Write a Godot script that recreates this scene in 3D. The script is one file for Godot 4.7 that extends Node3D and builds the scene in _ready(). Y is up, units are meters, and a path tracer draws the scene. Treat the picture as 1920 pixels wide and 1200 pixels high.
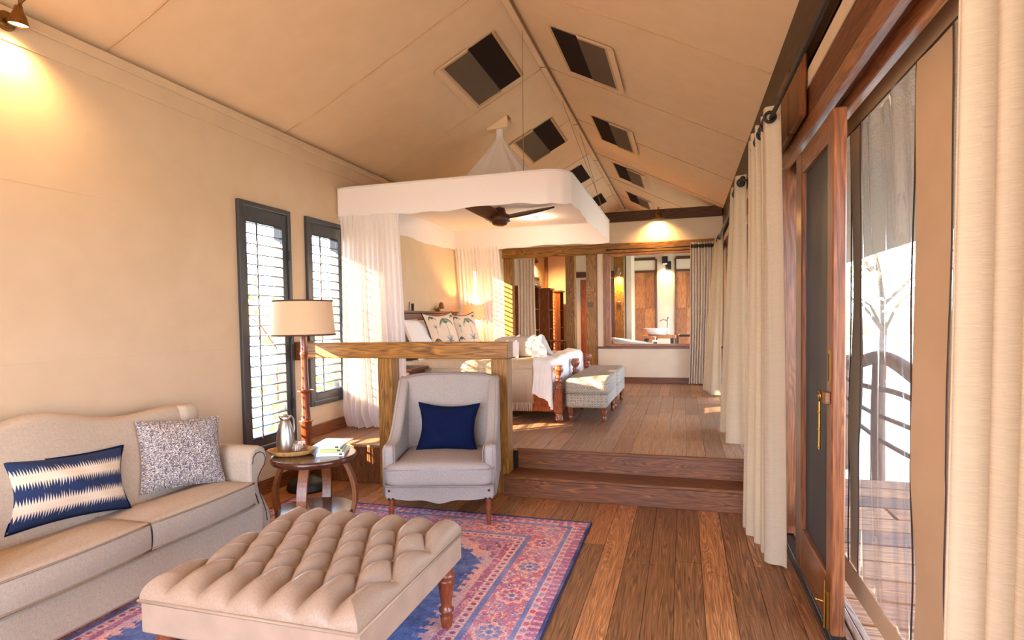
extends Node3D

# ---------------------------------------------------------------- geometry collector
class G:
	var v := PackedVector3Array()
	var n := PackedVector3Array()
	var t := PackedVector2Array()
	var ix := PackedInt32Array()
	var x := Transform3D.IDENTITY

	func tri(a: Vector3, b: Vector3, c: Vector3) -> void:
		a = x * a
		b = x * b
		c = x * c
		var m := (c - a).cross(b - a).normalized()
		var k := v.size()
		for p: Vector3 in [a, b, c]:
			v.push_back(p)
			n.push_back(m)
			t.push_back(Vector2(p.x, p.z))
		for i in 3:
			ix.push_back(k + i)

	# a flat quad, turned so that it faces out
	func quad(a: Vector3, b: Vector3, c: Vector3, d: Vector3, out := Vector3.ZERO) -> void:
		if out != Vector3.ZERO and (c - a).cross(b - a).dot(out) < 0:
			tri(a, d, c)
			tri(a, c, b)
		else:
			tri(a, b, c)
			tri(a, c, d)

	func tri_out(a: Vector3, b: Vector3, c: Vector3, out: Vector3) -> void:
		if (c - a).cross(b - a).dot(out) < 0:
			tri(a, c, b)
		else:
			tri(a, b, c)

	# a chamfered box between two corners
	func box(p: Vector3, q: Vector3, b := 0.0) -> void:
		var c := (p + q) / 2.0
		var h := ((q - p) / 2.0).abs()
		b = minf(b, minf(h.x, minf(h.y, h.z)) * 0.9)
		for ax in 3:
			var u := (ax + 1) % 3
			var w := (ax + 2) % 3
			for s: float in [-1.0, 1.0]:
				var pts := []
				for k: Array in [[-1, -1], [1, -1], [1, 1], [-1, 1]]:
					var o := Vector3.ZERO
					o[ax] = s * h[ax]
					o[u] = k[0] * (h[u] - b)
					o[w] = k[1] * (h[w] - b)
					pts.push_back(c + o)
				var out := Vector3.ZERO
				out[ax] = s
				quad(pts[0], pts[1], pts[2], pts[3], out)
				if b > 0.0:
					for s2: float in [-1.0, 1.0]:   # the edges between ax and u
						var e := []
						for k: Array in [[0, -1], [1, -1], [1, 1], [0, 1]]:
							var o := Vector3.ZERO
							o[ax] = s * (h[ax] - (b if k[0] == 1 else 0.0))
							o[u] = s2 * (h[u] - (0.0 if k[0] == 1 else b))
							o[w] = k[1] * (h[w] - b)
							e.push_back(c + o)
						var oo := Vector3.ZERO
						oo[ax] = s
						oo[u] = s2
						quad(e[0], e[1], e[2], e[3], oo)
		if b > 0.0:
			for sx: float in [-1.0, 1.0]:
				for sy: float in [-1.0, 1.0]:
					for sz: float in [-1.0, 1.0]:
						tri_out(c + Vector3(sx * h.x, sy * (h.y - b), sz * (h.z - b)), c + Vector3(sx * (h.x - b), sy * h.y, sz * (h.z - b)), c + Vector3(sx * (h.x - b), sy * (h.y - b), sz * h.z), Vector3(sx, sy, sz))

	# a smooth surface over (0..1, 0..1); cu, cv: closed round that way; flip turns it
	func grid(nu: int, nv: int, f: Callable, cu := false, cv := false, flip := false, uvs := Vector2.ONE) -> void:
		var k := v.size()
		var ru := nu if cu else nu + 1
		var rv := nv if cv else nv + 1
		for j in rv:
			for i in ru:
				var a := float(i) / nu
				var b := float(j) / nv
				var p: Vector3 = f.call(a, b)
				v.push_back(x * p)
				n.push_back(Vector3.ZERO)
				t.push_back(Vector2(a, b) * uvs)
		for j in nv:
			for i in nu:
				var i1 := (i + 1) % ru
				var j1 := (j + 1) % rv
				var a := k + j * ru + i
				var b := k + j * ru + i1
				var c := k + j1 * ru + i1
				var d := k + j1 * ru + i
				if flip:
					_t(a, d, c)
					_t(a, c, b)
				else:
					_t(a, b, c)
					_t(a, c, d)
		for i in range(k, v.size()):
			n[i] = n[i].normalized() if n[i].length_squared() > 0.0 else Vector3.UP

	func _t(a: int, b: int, c: int) -> void:
		var m := (v[c] - v[a]).cross(v[b] - v[a])
		if m.length_squared() < 1e-18:
			return
		n[a] += m
		n[b] += m
		n[c] += m
		ix.push_back(a)
		ix.push_back(b)
		ix.push_back(c)

	# a turned shape round the y axis; prof: Vector2(radius, height) upwards
	func lathe(prof: Array, seg := 24, at := Vector3.ZERO) -> void:
		var m := prof.size() - 1
		grid(seg, m, func(a: float, b: float) -> Vector3:
			var q: Vector2 = prof[int(round(b * m))]
			return at + Vector3(q.x * cos(a * TAU), q.y, q.x * sin(a * TAU)), true)

	func tube(pts: Array, r, seg := 8, closed := false) -> void:
		var m := pts.size() if closed else pts.size() - 1
		var cnt := pts.size()
		var up := Vector3.UP
		var d0: Vector3 = (pts[1] - pts[0]).normalized()
		if absf(d0.dot(up)) > 0.9:
			up = Vector3.RIGHT
		var us := []
		var ws := []
		for i in cnt:
			var a: Vector3 = pts[(i - 1 + cnt) % cnt] if closed or i > 0 else pts[i]
			var b: Vector3 = pts[(i + 1) % cnt] if closed or i < cnt - 1 else pts[i]
			var d := (b - a).normalized()
			var w := (up - d * up.dot(d)).normalized()
			us.push_back(w)
			ws.push_back(d.cross(w))
			up = w
		grid(seg, m, func(a: float, b: float) -> Vector3:
			var i := int(round(b * m)) % cnt
			var rad: float = r[i] if r is Array else r
			var p: Vector3 = pts[i]
			var uu: Vector3 = us[i]
			var ww: Vector3 = ws[i]
			return p + (uu * cos(a * TAU) + ww * sin(a * TAU)) * rad, true, closed, true)
		if not closed:
			for e: int in [0, cnt - 1]:
				var rad: float = r[e] if r is Array else r
				var uu: Vector3 = us[e]
				var ww: Vector3 = ws[e]
				var p: Vector3 = pts[e]
				var q: Vector3 = pts[1] if e == 0 else pts[cnt - 2]
				for i in seg:
					var a := TAU * i / seg
					var b := TAU * (i + 1) / seg
					tri_out(p, p + (uu * cos(a) + ww * sin(a)) * rad, p + (uu * cos(b) + ww * sin(b)) * rad, p - q)

	# a rounded block: e near 0 is boxy, 1 is an ellipsoid
	func soft(c: Vector3, h: Vector3, e1 := 0.25, e2 := 0.25, nu := 40, nv := 20) -> void:
		grid(nu, nv, func(a: float, b: float) -> Vector3:
			var th := a * TAU
			var ph := (b - 0.5) * PI
			return c + Vector3(h.x * pw(cos(ph), e1) * pw(cos(th), e2), h.y * pw(sin(ph), e1), h.z * pw(cos(ph), e1) * pw(sin(th), e2)), true)

	func pw(s: float, e: float) -> float:
		return signf(s) * pow(absf(s), e)

	# an outline in a plane, pushed out along the third axis, edges rounded by b. axes: where the outline's x, y and the depth go
	func extr(poly: Array, z0: float, z1: float, b: float, ux: Vector3, uy: Vector3, uz: Vector3, at := Vector3.ZERO) -> void:
		var cnt := poly.size()
		var nn := []
		var area := 0.0
		for i in cnt:
			var p: Vector2 = poly[i]
			var q: Vector2 = poly[(i + 1) % cnt]
			area += p.x * q.y - q.x * p.y
		var sg := signf(area)
		for i in cnt:
			var p: Vector2 = poly[(i - 1 + cnt) % cnt]
			var q: Vector2 = poly[(i + 1) % cnt]
			var c: Vector2 = poly[i]
			var a := ((c - p).normalized() + (q - c).normalized()).normalized()
			nn.push_back(Vector2(a.y, -a.x) * sg)
		var rings := [[b, z0], [b * 0.3, z0 + b * 0.3], [0.0, z0 + b], [0.0, z1 - b], [b * 0.3, z1 - b * 0.3], [b, z1]]
		if b <= 0.0:
			rings = [[0.0, z0], [0.0, z1]]
		var m := rings.size() - 1
		var put := func(i: int, ring: Array) -> Vector3:
			var p: Vector2 = poly[i]
			var q: Vector2 = nn[i]
			p -= q * ring[0]
			return at + ux * p.x + uy * p.y + uz * ring[1]
		grid(cnt, m, func(a: float, bb: float) -> Vector3:
			return put.call(int(round(a * cnt)) % cnt, rings[int(round(bb * m))]), true)
		for e: int in [0, m]:
			var flat := PackedVector2Array()
			for i in cnt:
				var p: Vector2 = poly[i]
				var q: Vector2 = nn[i]
				flat.push_back(p - q * rings[e][0])
			var tr := Geometry2D.triangulate_polygon(flat)
			for i in range(0, tr.size(), 3):
				tri_out(put.call(tr[i], rings[e]), put.call(tr[i + 1], rings[e]), put.call(tr[i + 2], rings[e]), uz * (-1.0 if e == 0 else 1.0))

	func mesh() -> ArrayMesh:
		var a := []
		a.resize(Mesh.ARRAY_MAX)
		a[Mesh.ARRAY_VERTEX] = v
		a[Mesh.ARRAY_NORMAL] = n
		a[Mesh.ARRAY_TEX_UV] = t
		a[Mesh.ARRAY_INDEX] = ix
		var m := ArrayMesh.new()
		m.add_surface_from_arrays(Mesh.PRIMITIVE_TRIANGLES, a)
		return m

# ---------------------------------------------------------------- naming and tagging
var M := {}
var rng := RandomNumberGenerator.new()

func numbered(parent: Node, called: String) -> String:
	if not parent.has_node(called):
		return called
	var k := 1
	while parent.has_node("%s_%03d" % [called, k]):
		k += 1
	return "%s_%03d" % [called, k]

func tag(o: Node, label: String, category := "", group := "", kind := "") -> Node:
	if label:
		o.set_meta("label", label)
	if category:
		o.set_meta("category", category)
	if group:
		o.set_meta("group", group)
	if kind:
		o.set_meta("kind", kind)
	return o

func thing(called: String, label: String, category: String, at := Vector3.ZERO, turn := 0.0, group := "", kind := "") -> Node3D:
	var o := Node3D.new()
	o.name = numbered(self, called)
	add_child(o, true)
	o.position = at
	o.rotation.y = turn
	tag(o, label, category, group, kind)
	return o

func put(called: String, g, m: Material, parent: Node = null, label := "") -> MeshInstance3D:
	var o := MeshInstance3D.new()
	var p: Node = parent if parent else self
	o.name = numbered(p, called)
	o.mesh = g.mesh() if g is G else g
	o.material_override = m
	p.add_child(o, true)
	if label:
		o.set_meta("label", label)
	return o

func dup(root: Node3D, at: Vector3, label: String, turn := INF) -> Node3D:
	var r: Node3D = root.duplicate()
	r.name = numbered(self, String(root.name).trim_suffix("_001"))
	add_child(r, true)
	r.position = at
	if turn != INF:
		r.rotation.y = turn
	if label:
		r.set_meta("label", label)
	return r

# a collector whose numbers are world positions although its mesh hangs under a thing at `at`
func gw(at := Vector3.ZERO, turn := 0.0) -> G:
	var g := G.new()
	g.x = Transform3D(Basis(Vector3.UP, turn), at).affine_inverse()
	return g

# ---------------------------------------------------------------- materials
func plain(c: Color, rough := 0.7, metal := 0.0) -> StandardMaterial3D:
	var m := StandardMaterial3D.new()
	m.albedo_color = c
	m.roughness = rough
	m.metallic = metal
	return m

func c8(r: float, g: float, b: float) -> Color:
	return Color(r / 255.0, g / 255.0, b / 255.0)

func noise_tex(freq: float, cols: Array, offs: Array, oct := 4, size := 512, sd := 1, warp := 0.0, kind := FastNoiseLite.TYPE_SIMPLEX_SMOOTH) -> NoiseTexture2D:
	var f := FastNoiseLite.new()
	f.seed = sd
	f.noise_type = kind
	f.frequency = freq
	f.fractal_octaves = oct
	if warp > 0.0:
		f.domain_warp_enabled = true
		f.domain_warp_amplitude = warp
		f.domain_warp_frequency = freq * 0.8
	var t := NoiseTexture2D.new()
	t.width = size
	t.height = size
	t.seamless = true
	t.noise = f
	var r := Gradient.new()
	r.offsets = PackedFloat32Array(offs)
	r.colors = PackedColorArray(cols)
	t.color_ramp = r
	return t

# contour bands of a slow noise read as the growth rings of sawn timber
func ring_tex(a: Color, b: Color, bands: int, sd: int) -> NoiseTexture2D:
	var cols := []
	var offs := []
	var r := RandomNumberGenerator.new()
	r.seed = sd
	for i in bands:
		var o := float(i) / bands
		var k := r.randf_range(0.55, 1.0)
		cols.push_back(a.lerp(b, r.randf_range(0.0, 0.35)))
		offs.push_back(o)
		cols.push_back(a.lerp(b, k))
		offs.push_back(o + 0.72 / bands)
	return noise_tex(0.0035, cols, offs, 3, 512, sd, 12.0)

# base: [ring texture, fine streak texture]; grain runs along axis `ax`
func wood(ring: Texture2D, fine: Texture2D, ax: int, tint := Color.WHITE, rough := 0.5, world := true, across := 3.0, along := 0.25, off := Vector3.ZERO) -> StandardMaterial3D:
	var m := plain(tint, rough)
	m.albedo_texture = ring
	m.uv1_triplanar = true
	m.uv1_world_triplanar = world
	var s := Vector3.ONE * across
	s[ax] = along
	m.uv1_scale = s
	m.uv1_offset = off
	m.detail_enabled = true
	m.detail_albedo = fine
	m.detail_blend_mode = BaseMaterial3D.BLEND_MODE_MUL
	m.detail_uv_layer = BaseMaterial3D.DETAIL_UV_2
	m.uv2_triplanar = true
	m.uv2_world_triplanar = world
	var s2 := Vector3.ONE * across * 2.5
	s2[ax] = along * 1.6
	m.uv2_scale = s2
	return m

func img_tex(w: int, h: int, f: Callable) -> ImageTexture:
	var im := Image.create(w, h, false, Image.FORMAT_RGB8)
	for y in h:
		for x in w:
			im.set_pixel(x, y, f.call(x, y))
	return ImageTexture.create_from_image(im)

func cloth(c: Color, tex: Texture2D, scale: float, rough := 0.95, world := false) -> StandardMaterial3D:
	var m := plain(c, rough)
	m.metallic_specular = 0.2
	if tex:
		m.albedo_texture = tex
		m.uv1_triplanar = true
		m.uv1_world_triplanar = world
		m.uv1_scale = Vector3.ONE * scale
		m.heightmap_enabled = true
		m.heightmap_texture = tex
		m.heightmap_scale = 0.06
	return m

func make_materials() -> void:
	var fine := noise_tex(0.02, [c8(186, 176, 166), c8(232, 226, 220), Color.WHITE], [0.15, 0.5, 0.9], 5, 512, 11)
	var walnut := ring_tex(c8(132, 92, 58), c8(222, 172, 120), 16, 3)
	M.floor = []
	var tints := [Color(0.9, 0.88, 0.86), Color(0.78, 0.74, 0.71), Color(1.05, 1.0, 0.94), Color(0.8, 0.77, 0.75), Color(1.02, 0.93, 0.84)]
	for i in 5:
		M.floor.push_back(wood(walnut, fine, 2, tints[i] * Color(1.12, 1.08, 1.04), 0.42, true, 3.4, 0.16, Vector3(0.17 * i, 0.0, 0.31 * i)))
	M.floor_up = []
	var walnut_soft := ring_tex(c8(158, 122, 96), c8(202, 164, 134), 14, 5)
	for i in 5:
		M.floor_up.push_back(wood(walnut_soft, fine, 2, tints[i].lerp(Color.WHITE, 0.5), 0.38, true, 5.0, 0.12, Vector3(0.17 * i, 0.0, 0.31 * i)))
	M.riser = []
	for i in 3:
		M.riser.push_back(wood(walnut, fine, 0, Color(0.72, 0.57, 0.36), 0.45, true, 2.6, 0.22, Vector3(0.4 * i, 0.2 * i, 0.1)))
	M.riser_up = wood(walnut, fine, 1, Color(0.68, 0.58, 0.48), 0.45, true, 2.6, 0.3)
	var pine := ring_tex(c8(124, 86, 30), c8(208, 154, 66), 9, 8)
	M.pine_x = wood(pine, fine, 0, Color(1, 0.96, 0.92), 0.45, true, 2.0, 0.22)
	M.pine_y = wood(pine, fine, 1, Color(0.95, 0.92, 0.85), 0.45, true, 2.4, 0.24)
	M.pine_z = wood(pine, fine, 2, Color(0.8, 0.76, 0.7), 0.5, true, 2.0, 0.22)
	M.beam_x = wood(pine, fine, 0, Color(0.5, 0.43, 0.38), 0.55, true, 2.0, 0.25)
	M.beam_z = wood(pine, fine, 2, Color(0.42, 0.38, 0.33), 0.55, true, 2.0, 0.25)
	M.lintel_z = wood(pine, fine, 2, Color(0.66, 0.5, 0.44), 0.5, true, 2.4, 0.25, Vector3(0.3, 0.3, 0))
	var red := ring_tex(c8(114, 66, 36), c8(174, 106, 62), 10, 21)
	M.red_y = wood(red, fine, 1, Color.WHITE, 0.3, true, 2.4, 0.22)
	M.red_z = wood(red, fine, 2, Color.WHITE, 0.33, true, 2.4, 0.22)
	M.red_x = wood(red, fine, 0, Color(0.95, 0.9, 0.9), 0.35, true, 2.4, 0.22)
	M.brown_y = wood(red, fine, 1, Color(0.72, 0.66, 0.66), 0.32, false, 3.0, 0.4)
	M.brown_x = wood(red, fine, 0, Color(0.72, 0.66, 0.66), 0.32, false, 3.0, 0.4)
	M.honey = ring_tex(c8(136, 86, 44), c8(190, 124, 70), 9, 37)
	M.fine_tex = fine
	var redsoft := ring_tex(c8(126, 66, 34), c8(160, 92, 52), 7, 33)
	M.turned = wood(redsoft, fine, 1, Color(0.98, 0.9, 0.84), 0.25, false, 3.0, 0.5)
	M.table_top = wood(red, fine, 0, Color(0.62, 0.55, 0.55), 0.2, false, 3.0, 0.4)
	M.table_leg = wood(ring_tex(c8(132, 74, 34), c8(166, 102, 54), 7, 31), fine, 1, Color.WHITE, 0.3, false, 4.0, 0.6)
	M.oakpanel = wood(ring_tex(c8(186, 118, 66), c8(228, 168, 108), 10, 41), fine, 1, Color(1, 0.95, 0.9), 0.45, true, 2.4, 0.3)
	M.fan = wood(red, fine, 0, Color(0.6, 0.55, 0.55), 0.35, false, 3.0, 0.5)
	for k: String in ["brown_y", "brown_x", "turned", "table_top", "red_y", "red_z"]:
		M[k].clearcoat_enabled = true
		M[k].clearcoat = 0.25
		M[k].clearcoat_roughness = 0.2
	M.deck = []
	var grey := ring_tex(c8(128, 98, 74), c8(196, 164, 132), 8, 51)
	for i in 3:
		M.deck.push_back(wood(grey, fine, 0, [Color(1.05, 0.9, 0.7), Color(0.75, 0.62, 0.5), Color(1.0, 0.8, 0.55)][i], 0.7, true, 2.0, 0.3, Vector3(0.3 * i, 0, 0.2 * i)))
	M.pole = wood(grey, fine, 1, Color(0.7, 0.62, 0.55), 0.8)
	# canvas: faint mottling and weave
	var mott := noise_tex(0.01, [c8(247, 246, 244), Color.WHITE], [0.0, 1.0], 4, 512, 5)
	var weave := noise_tex(0.25, [c8(215, 215, 215), Color.WHITE], [0.0, 1.0], 2, 256, 6)
	M.canvas = cloth(c8(238, 205, 166), mott, 0.8, 0.9, true)
	M.canvas.heightmap_enabled = false
	M.wall = cloth(c8(214, 190, 160), mott, 0.6, 0.75, true)
	M.wall.heightmap_enabled = false
	M.wall_back = cloth(c8(234, 218, 192), mott, 0.6, 0.8, true)
	M.wall_back.heightmap_enabled = false
	M.seam = cloth(c8(206, 168, 124), mott, 0.6, 0.9, true)
	M.blind = cloth(c8(206, 174, 138), mott, 0.8, 0.9, true)
	M.blind.heightmap_enabled = false
	M.seam.heightmap_enabled = false
	M.blind.backlight_enabled = true
	M.blind.backlight = Color(0.12, 0.10, 0.08)
	M.blind_edge = plain(c8(58, 40, 30), 0.8)
	M.pvc = plain(Color(0.94, 0.95, 0.97, 0.15), 0.03)
	M.pvc.transparency = BaseMaterial3D.TRANSPARENCY_ALPHA
	M.pane = plain(Color(0.95, 0.97, 0.97, 0.06), 0.02)
	M.pane.transparency = BaseMaterial3D.TRANSPARENCY_ALPHA
	M.screen = plain(c8(50, 47, 49), 0.45)
	M.vent_dark = cloth(c8(52, 40, 34), weave, 6.0, 0.9)
	M.vent_grey = cloth(c8(122, 104, 88), weave, 6.0, 0.9)
	M.charcoal = plain(c8(58, 60, 63), 0.42)
	M.slat = plain(c8(62, 64, 67), 0.38)
	# linens
	var linen := img_tex(256, 256, func(x: int, y: int) -> Color:
		var a := 0.86 + 0.07 * sin(x * TAU / 4.0) * sin(y * TAU / 4.0) + 0.07 * (hash01(x / 2, y / 24, 1) - 0.5) + 0.07 * (hash01(x / 24, y / 2, 2) - 0.5) + 0.1 * (hash01(x / 2, y / 2, 3) - 0.5)
		return Color(a, a, a))
	M.sofa = cloth(c8(212, 194, 173), linen, 7.0)
	M.chair = cloth(c8(192, 181, 174), linen, 7.0)
	M.piping = cloth(c8(176, 152, 126), linen, 6.0)
	M.chair_piping = cloth(c8(178, 163, 152), linen, 6.0)
	M.nail = plain(c8(70, 56, 46), 0.35, 0.8)
	var slub := img_tex(256, 256, func(x: int, y: int) -> Color:
		var a := 0.92 + 0.07 * (hash01(x / 40 + y * 7, y, 4) - 0.5) + 0.03 * (hash01(x / 12 + y * 3, y / 2, 5) - 0.5)
		return Color(a, a, a))
	M.curtain = cloth(c8(216, 194, 164), slub, 4.0)
	M.curtain.heightmap_enabled = false
	M.curtain.backlight_enabled = true
	M.curtain.backlight = Color(0.6, 0.55, 0.47)
	M.curtain_grey = cloth(c8(228, 206, 180), slub, 2.6)
	M.net = plain(Color(0.97, 0.93, 0.91, 0.8), 0.95)
	M.net.transparency = BaseMaterial3D.TRANSPARENCY_ALPHA
	M.net.albedo_texture = null
	M.net.backlight_enabled = true
	M.net.backlight = Color(0.8, 0.78, 0.76)
	M.net_thick = plain(Color(0.98, 0.94, 0.92), 0.95)
	M.net_thick.backlight_enabled = true
	M.net_thick.backlight = Color(0.7, 0.68, 0.66)
	M.white = cloth(c8(250, 247, 245), mott, 1.0)
	M.white.heightmap_enabled = false
	M.cover = cloth(c8(244, 224, 196), linen, 5.0)
	M.beige_cloth = cloth(c8(226, 206, 184), linen, 5.0)
	M.navy = cloth(c8(20, 30, 68), linen, 6.0)
	for k: String in ["cover", "beige_cloth", "curtain_grey", "piping", "chair_piping"]:
		M[k].heightmap_enabled = false
	M.navy_pipe = cloth(c8(20, 30, 66), linen, 8.0)
	M.tweed = cloth(Color.WHITE, img_tex(256, 256, func(x: int, y: int) -> Color:
		var cx := x / 4
		var cy := y / 4
		var a := hash01(cx / 3 + cy * 31, cy, 6)
		var b := hash01(cx, cy / 3 + cx * 17, 7)
		var k := 0.0
		if a < 0.42:
			k = 1.0
		elif b < 0.36:
			k = 0.8
		k = clampf(k + 0.25 * (hash01(x, y, 8) - 0.5), 0.0, 1.0)
		return c8(222, 210, 196).lerp(c8(74, 72, 88), k)), 7.5)
	M.bench = cloth(Color.WHITE, img_tex(256, 256, func(x: int, y: int) -> Color:
		var cx := x / 8
		var cy := y / 8
		var k := 0.0
		if (cx / 3 + cy / 3) % 2 == 0:
			k = 0.75 if cx % 2 == 0 else 0.1
		else:
			k = 0.75 if cy % 2 == 0 else 0.1
		k = clampf(k + 0.5 * (hash01(cx, cy, 9) - 0.5) + 0.2 * (hash01(x, y, 8) - 0.5), 0.0, 1.0)
		return c8(206, 194, 174).lerp(c8(98, 90, 86), k)), 5.5)
	M.leather = cloth(c8(176, 150, 127), noise_tex(0.06, [c8(215, 215, 215), Color.WHITE], [0.0, 1.0], 4, 512, 71), 3.0, 0.36)
	M.leather.metallic_specular = 0.45
	M.leather.heightmap_scale = 0.05
	M.leather_band = cloth(c8(172, 146, 123), noise_tex(0.02, [c8(236, 236, 236), Color.WHITE], [0.0, 1.0], 4, 256, 72), 1.5, 0.55)
	M.leather_band.metallic_specular = 0.35
	# printed cloth with UVs
	M.ikat = plain(Color.WHITE, 0.9)
	M.ikat.albedo_texture = img_tex(512, 288, func(x: int, y: int) -> Color:
		var navy := c8(24, 44, 82)
		var cream := c8(222, 202, 176)
		var v := float(y) / 288.0
		var tooth := absf(fmod(x / 11.0, 1.0) * 2.0 - 1.0)
		var h1 := hash01(x / 11, 1, 12)
		var k := 0.0
		for c: float in [0.30, 0.72]:
			var d := (v - c) / 0.175
			var up := 0.28 + 0.80 * tooth * (0.6 + 0.4 * h1)
			if absf(d) < up:
				k = 1.0
		return navy.lerp(cream, k) * (0.92 + 0.12 * hash01(x, y, 13)))
	M.palm = plain(Color.WHITE, 0.9)
	M.palm.albedo_texture = palm_print()
	M.rug = plain(Color.WHITE, 0.95)
	M.rug.metallic_specular = 0.1
	M.rug.albedo_texture = rug_print(768, 1024)
	M.rug.heightmap_enabled = true
	M.rug.heightmap_texture = weave
	M.rug.heightmap_scale = 0.1
	M.rug_edge = plain(c8(34, 40, 84), 0.95)
	# metals, ceramics, glass
	M.steel = plain(c8(196, 190, 182), 0.28, 1.0)
	M.chrome = plain(c8(220, 220, 222), 0.08, 1.0)
	M.brass = plain(c8(188, 142, 70), 0.28, 1.0)
	M.antique = plain(c8(128, 92, 48), 0.35, 0.9)
	M.black = plain(c8(24, 22, 22), 0.45)
	M.iron = plain(c8(38, 34, 34), 0.45, 0.4)
	M.switch_brown = plain(c8(98, 64, 52), 0.4)
	M.ceramic = plain(c8(248, 246, 242), 0.15)
	M.ceramic.clearcoat_enabled = true
	M.glass = plain(Color(1, 1, 1, 0.02), 0.02)
	M.glass.refraction_enabled = true
	M.glass.refraction_scale = 0.05
	M.shade = plain(c8(232, 204, 166), 0.9)
	M.shade.backlight_enabled = true
	M.shade.backlight = Color(0.6, 0.5, 0.38)
	M.shade_trim = plain(c8(92, 66, 50), 0.9)
	M.wicker = plain(c8(214, 184, 138), 0.7)
	M.wicker.albedo_texture = noise_tex(0.05, [c8(150, 110, 66), c8(236, 212, 170), c8(250, 235, 205)], [0.0, 0.5, 1.0], 3, 256, 81)
	M.wicker.uv1_triplanar = true
	M.wicker.uv1_scale = Vector3.ONE * 3.0
	M.track = plain(c8(62, 52, 46), 0.4, 0.3)
	M.sill = wood(grey, fine, 2, Color(1.05, 1.0, 0.98), 0.6, true, 3.0, 0.3)
	M.cord = plain(c8(150, 120, 88), 0.8)
	M.thatch = plain(Color.WHITE, 1.0)
	M.thatch.albedo_texture = noise_tex(0.03, [c8(84, 66, 54), c8(142, 118, 98), c8(190, 166, 140)], [0.0, 0.5, 1.0], 5, 512, 91)
	M.thatch.uv1_triplanar = true
	M.thatch.uv1_scale = Vector3(1.5, 6.0, 6.0)
	M.bark = plain(Color.WHITE, 0.95)
	M.bark.albedo_texture = noise_tex(0.03, [c8(70, 56, 46), c8(132, 112, 92)], [0.0, 1.0], 5, 256, 92)
	M.bark.uv1_triplanar = true
	M.bark.uv1_scale = Vector3(4, 0.8, 4)
	M.leaf = plain(c8(118, 132, 62), 0.7)
	M.leaf.backlight_enabled = true
	M.leaf.backlight = Color(0.5, 0.5, 0.2)
	M.leaf_dry = plain(c8(176, 156, 104), 0.8)
	M.leaf_dry.backlight_enabled = true
	M.leaf_dry.backlight = Color(0.4, 0.36, 0.2)
	M.earth = plain(Color.WHITE, 1.0)
	M.earth.albedo_texture = noise_tex(0.02, [c8(176, 158, 122), c8(214, 198, 164), c8(190, 186, 130)], [0.0, 0.6, 1.0], 5, 512, 93)
	M.earth.uv1_triplanar = true
	M.earth.uv1_world_triplanar = true
	M.earth.uv1_scale = Vector3.ONE * 0.35

func hash01(a: int, b: int, c: int) -> float:
	var h := (a * 374761393 + b * 668265263 + c * 1442695041) & 0x7fffffff
	h = ((h ^ (h >> 13)) * 1274126177) & 0x7fffffff
	h = (h ^ (h >> 16)) & 0xffff
	return h / 65535.0

# cream cotton with two kinds of palm in blue-green, as on the bed's scatter cushions
func palm_print() -> ImageTexture:
	var im := Image.create(512, 512, false, Image.FORMAT_RGB8)
	var base := c8(232, 208, 182)
	im.fill(base)
	var line := func(p: Vector2, q: Vector2, w: float, c: Color) -> void:
		var steps := int(p.distance_to(q)) + 1
		for i in steps + 1:
			var s := p.lerp(q, float(i) / steps)
			var ww := maxf(1.0, w * (1.0 - 0.6 * i / steps))
			im.fill_rect(Rect2i(int(s.x - ww / 2), int(s.y - ww / 2), int(ceil(ww)), int(ceil(ww))), c)
	var green := c8(92, 112, 92)
	var blue := c8(104, 128, 134)
	var dark := c8(60, 66, 62)
	for k: Array in [[280, 130, 1.75, 0], [90, 70, 0.9, 1], [450, 60, 0.8, 1], [70, 330, 0.9, 1], [480, 380, 0.8, 1]]:
		var c := Vector2(k[0], k[1])
		var s: float = k[2]
		var col: Color = dark if k[3] == 1 else green
		line.call(c + Vector2(0, 190 * s), c, 6 * s, blue)
		for i in 11:
			var a := PI + PI * i / 10.0 + (0.35 if i < 5 else -0.35) * 0.6
			var tip := c + Vector2(cos(a), sin(a) * 0.9) * 66 * s
			var mid := c.lerp(tip, 0.55) + Vector2(0, -10 * s)
			tip.y += 26 * s
			line.call(c, mid, 4 * s, col)
			line.call(mid, tip, 4 * s, col)
			for j in 4:
				var q := mid.lerp(tip, j / 3.0)
				line.call(q, q + Vector2(3, 15) * s, 2 * s, col)
				line.call(q, q + Vector2(-7, 12) * s, 2 * s, col)
		for i in 7:
			var a := PI * (1.1 + 0.8 * i / 6.0)
			var b := c + Vector2(0, 120 * s)
			line.call(b, b + Vector2(cos(a) * 44, sin(a) * 52 + (10 if i % 2 == 0 else 0)) * s, 6 * s, blue)
	return ImageTexture.create_from_image(im)

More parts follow.
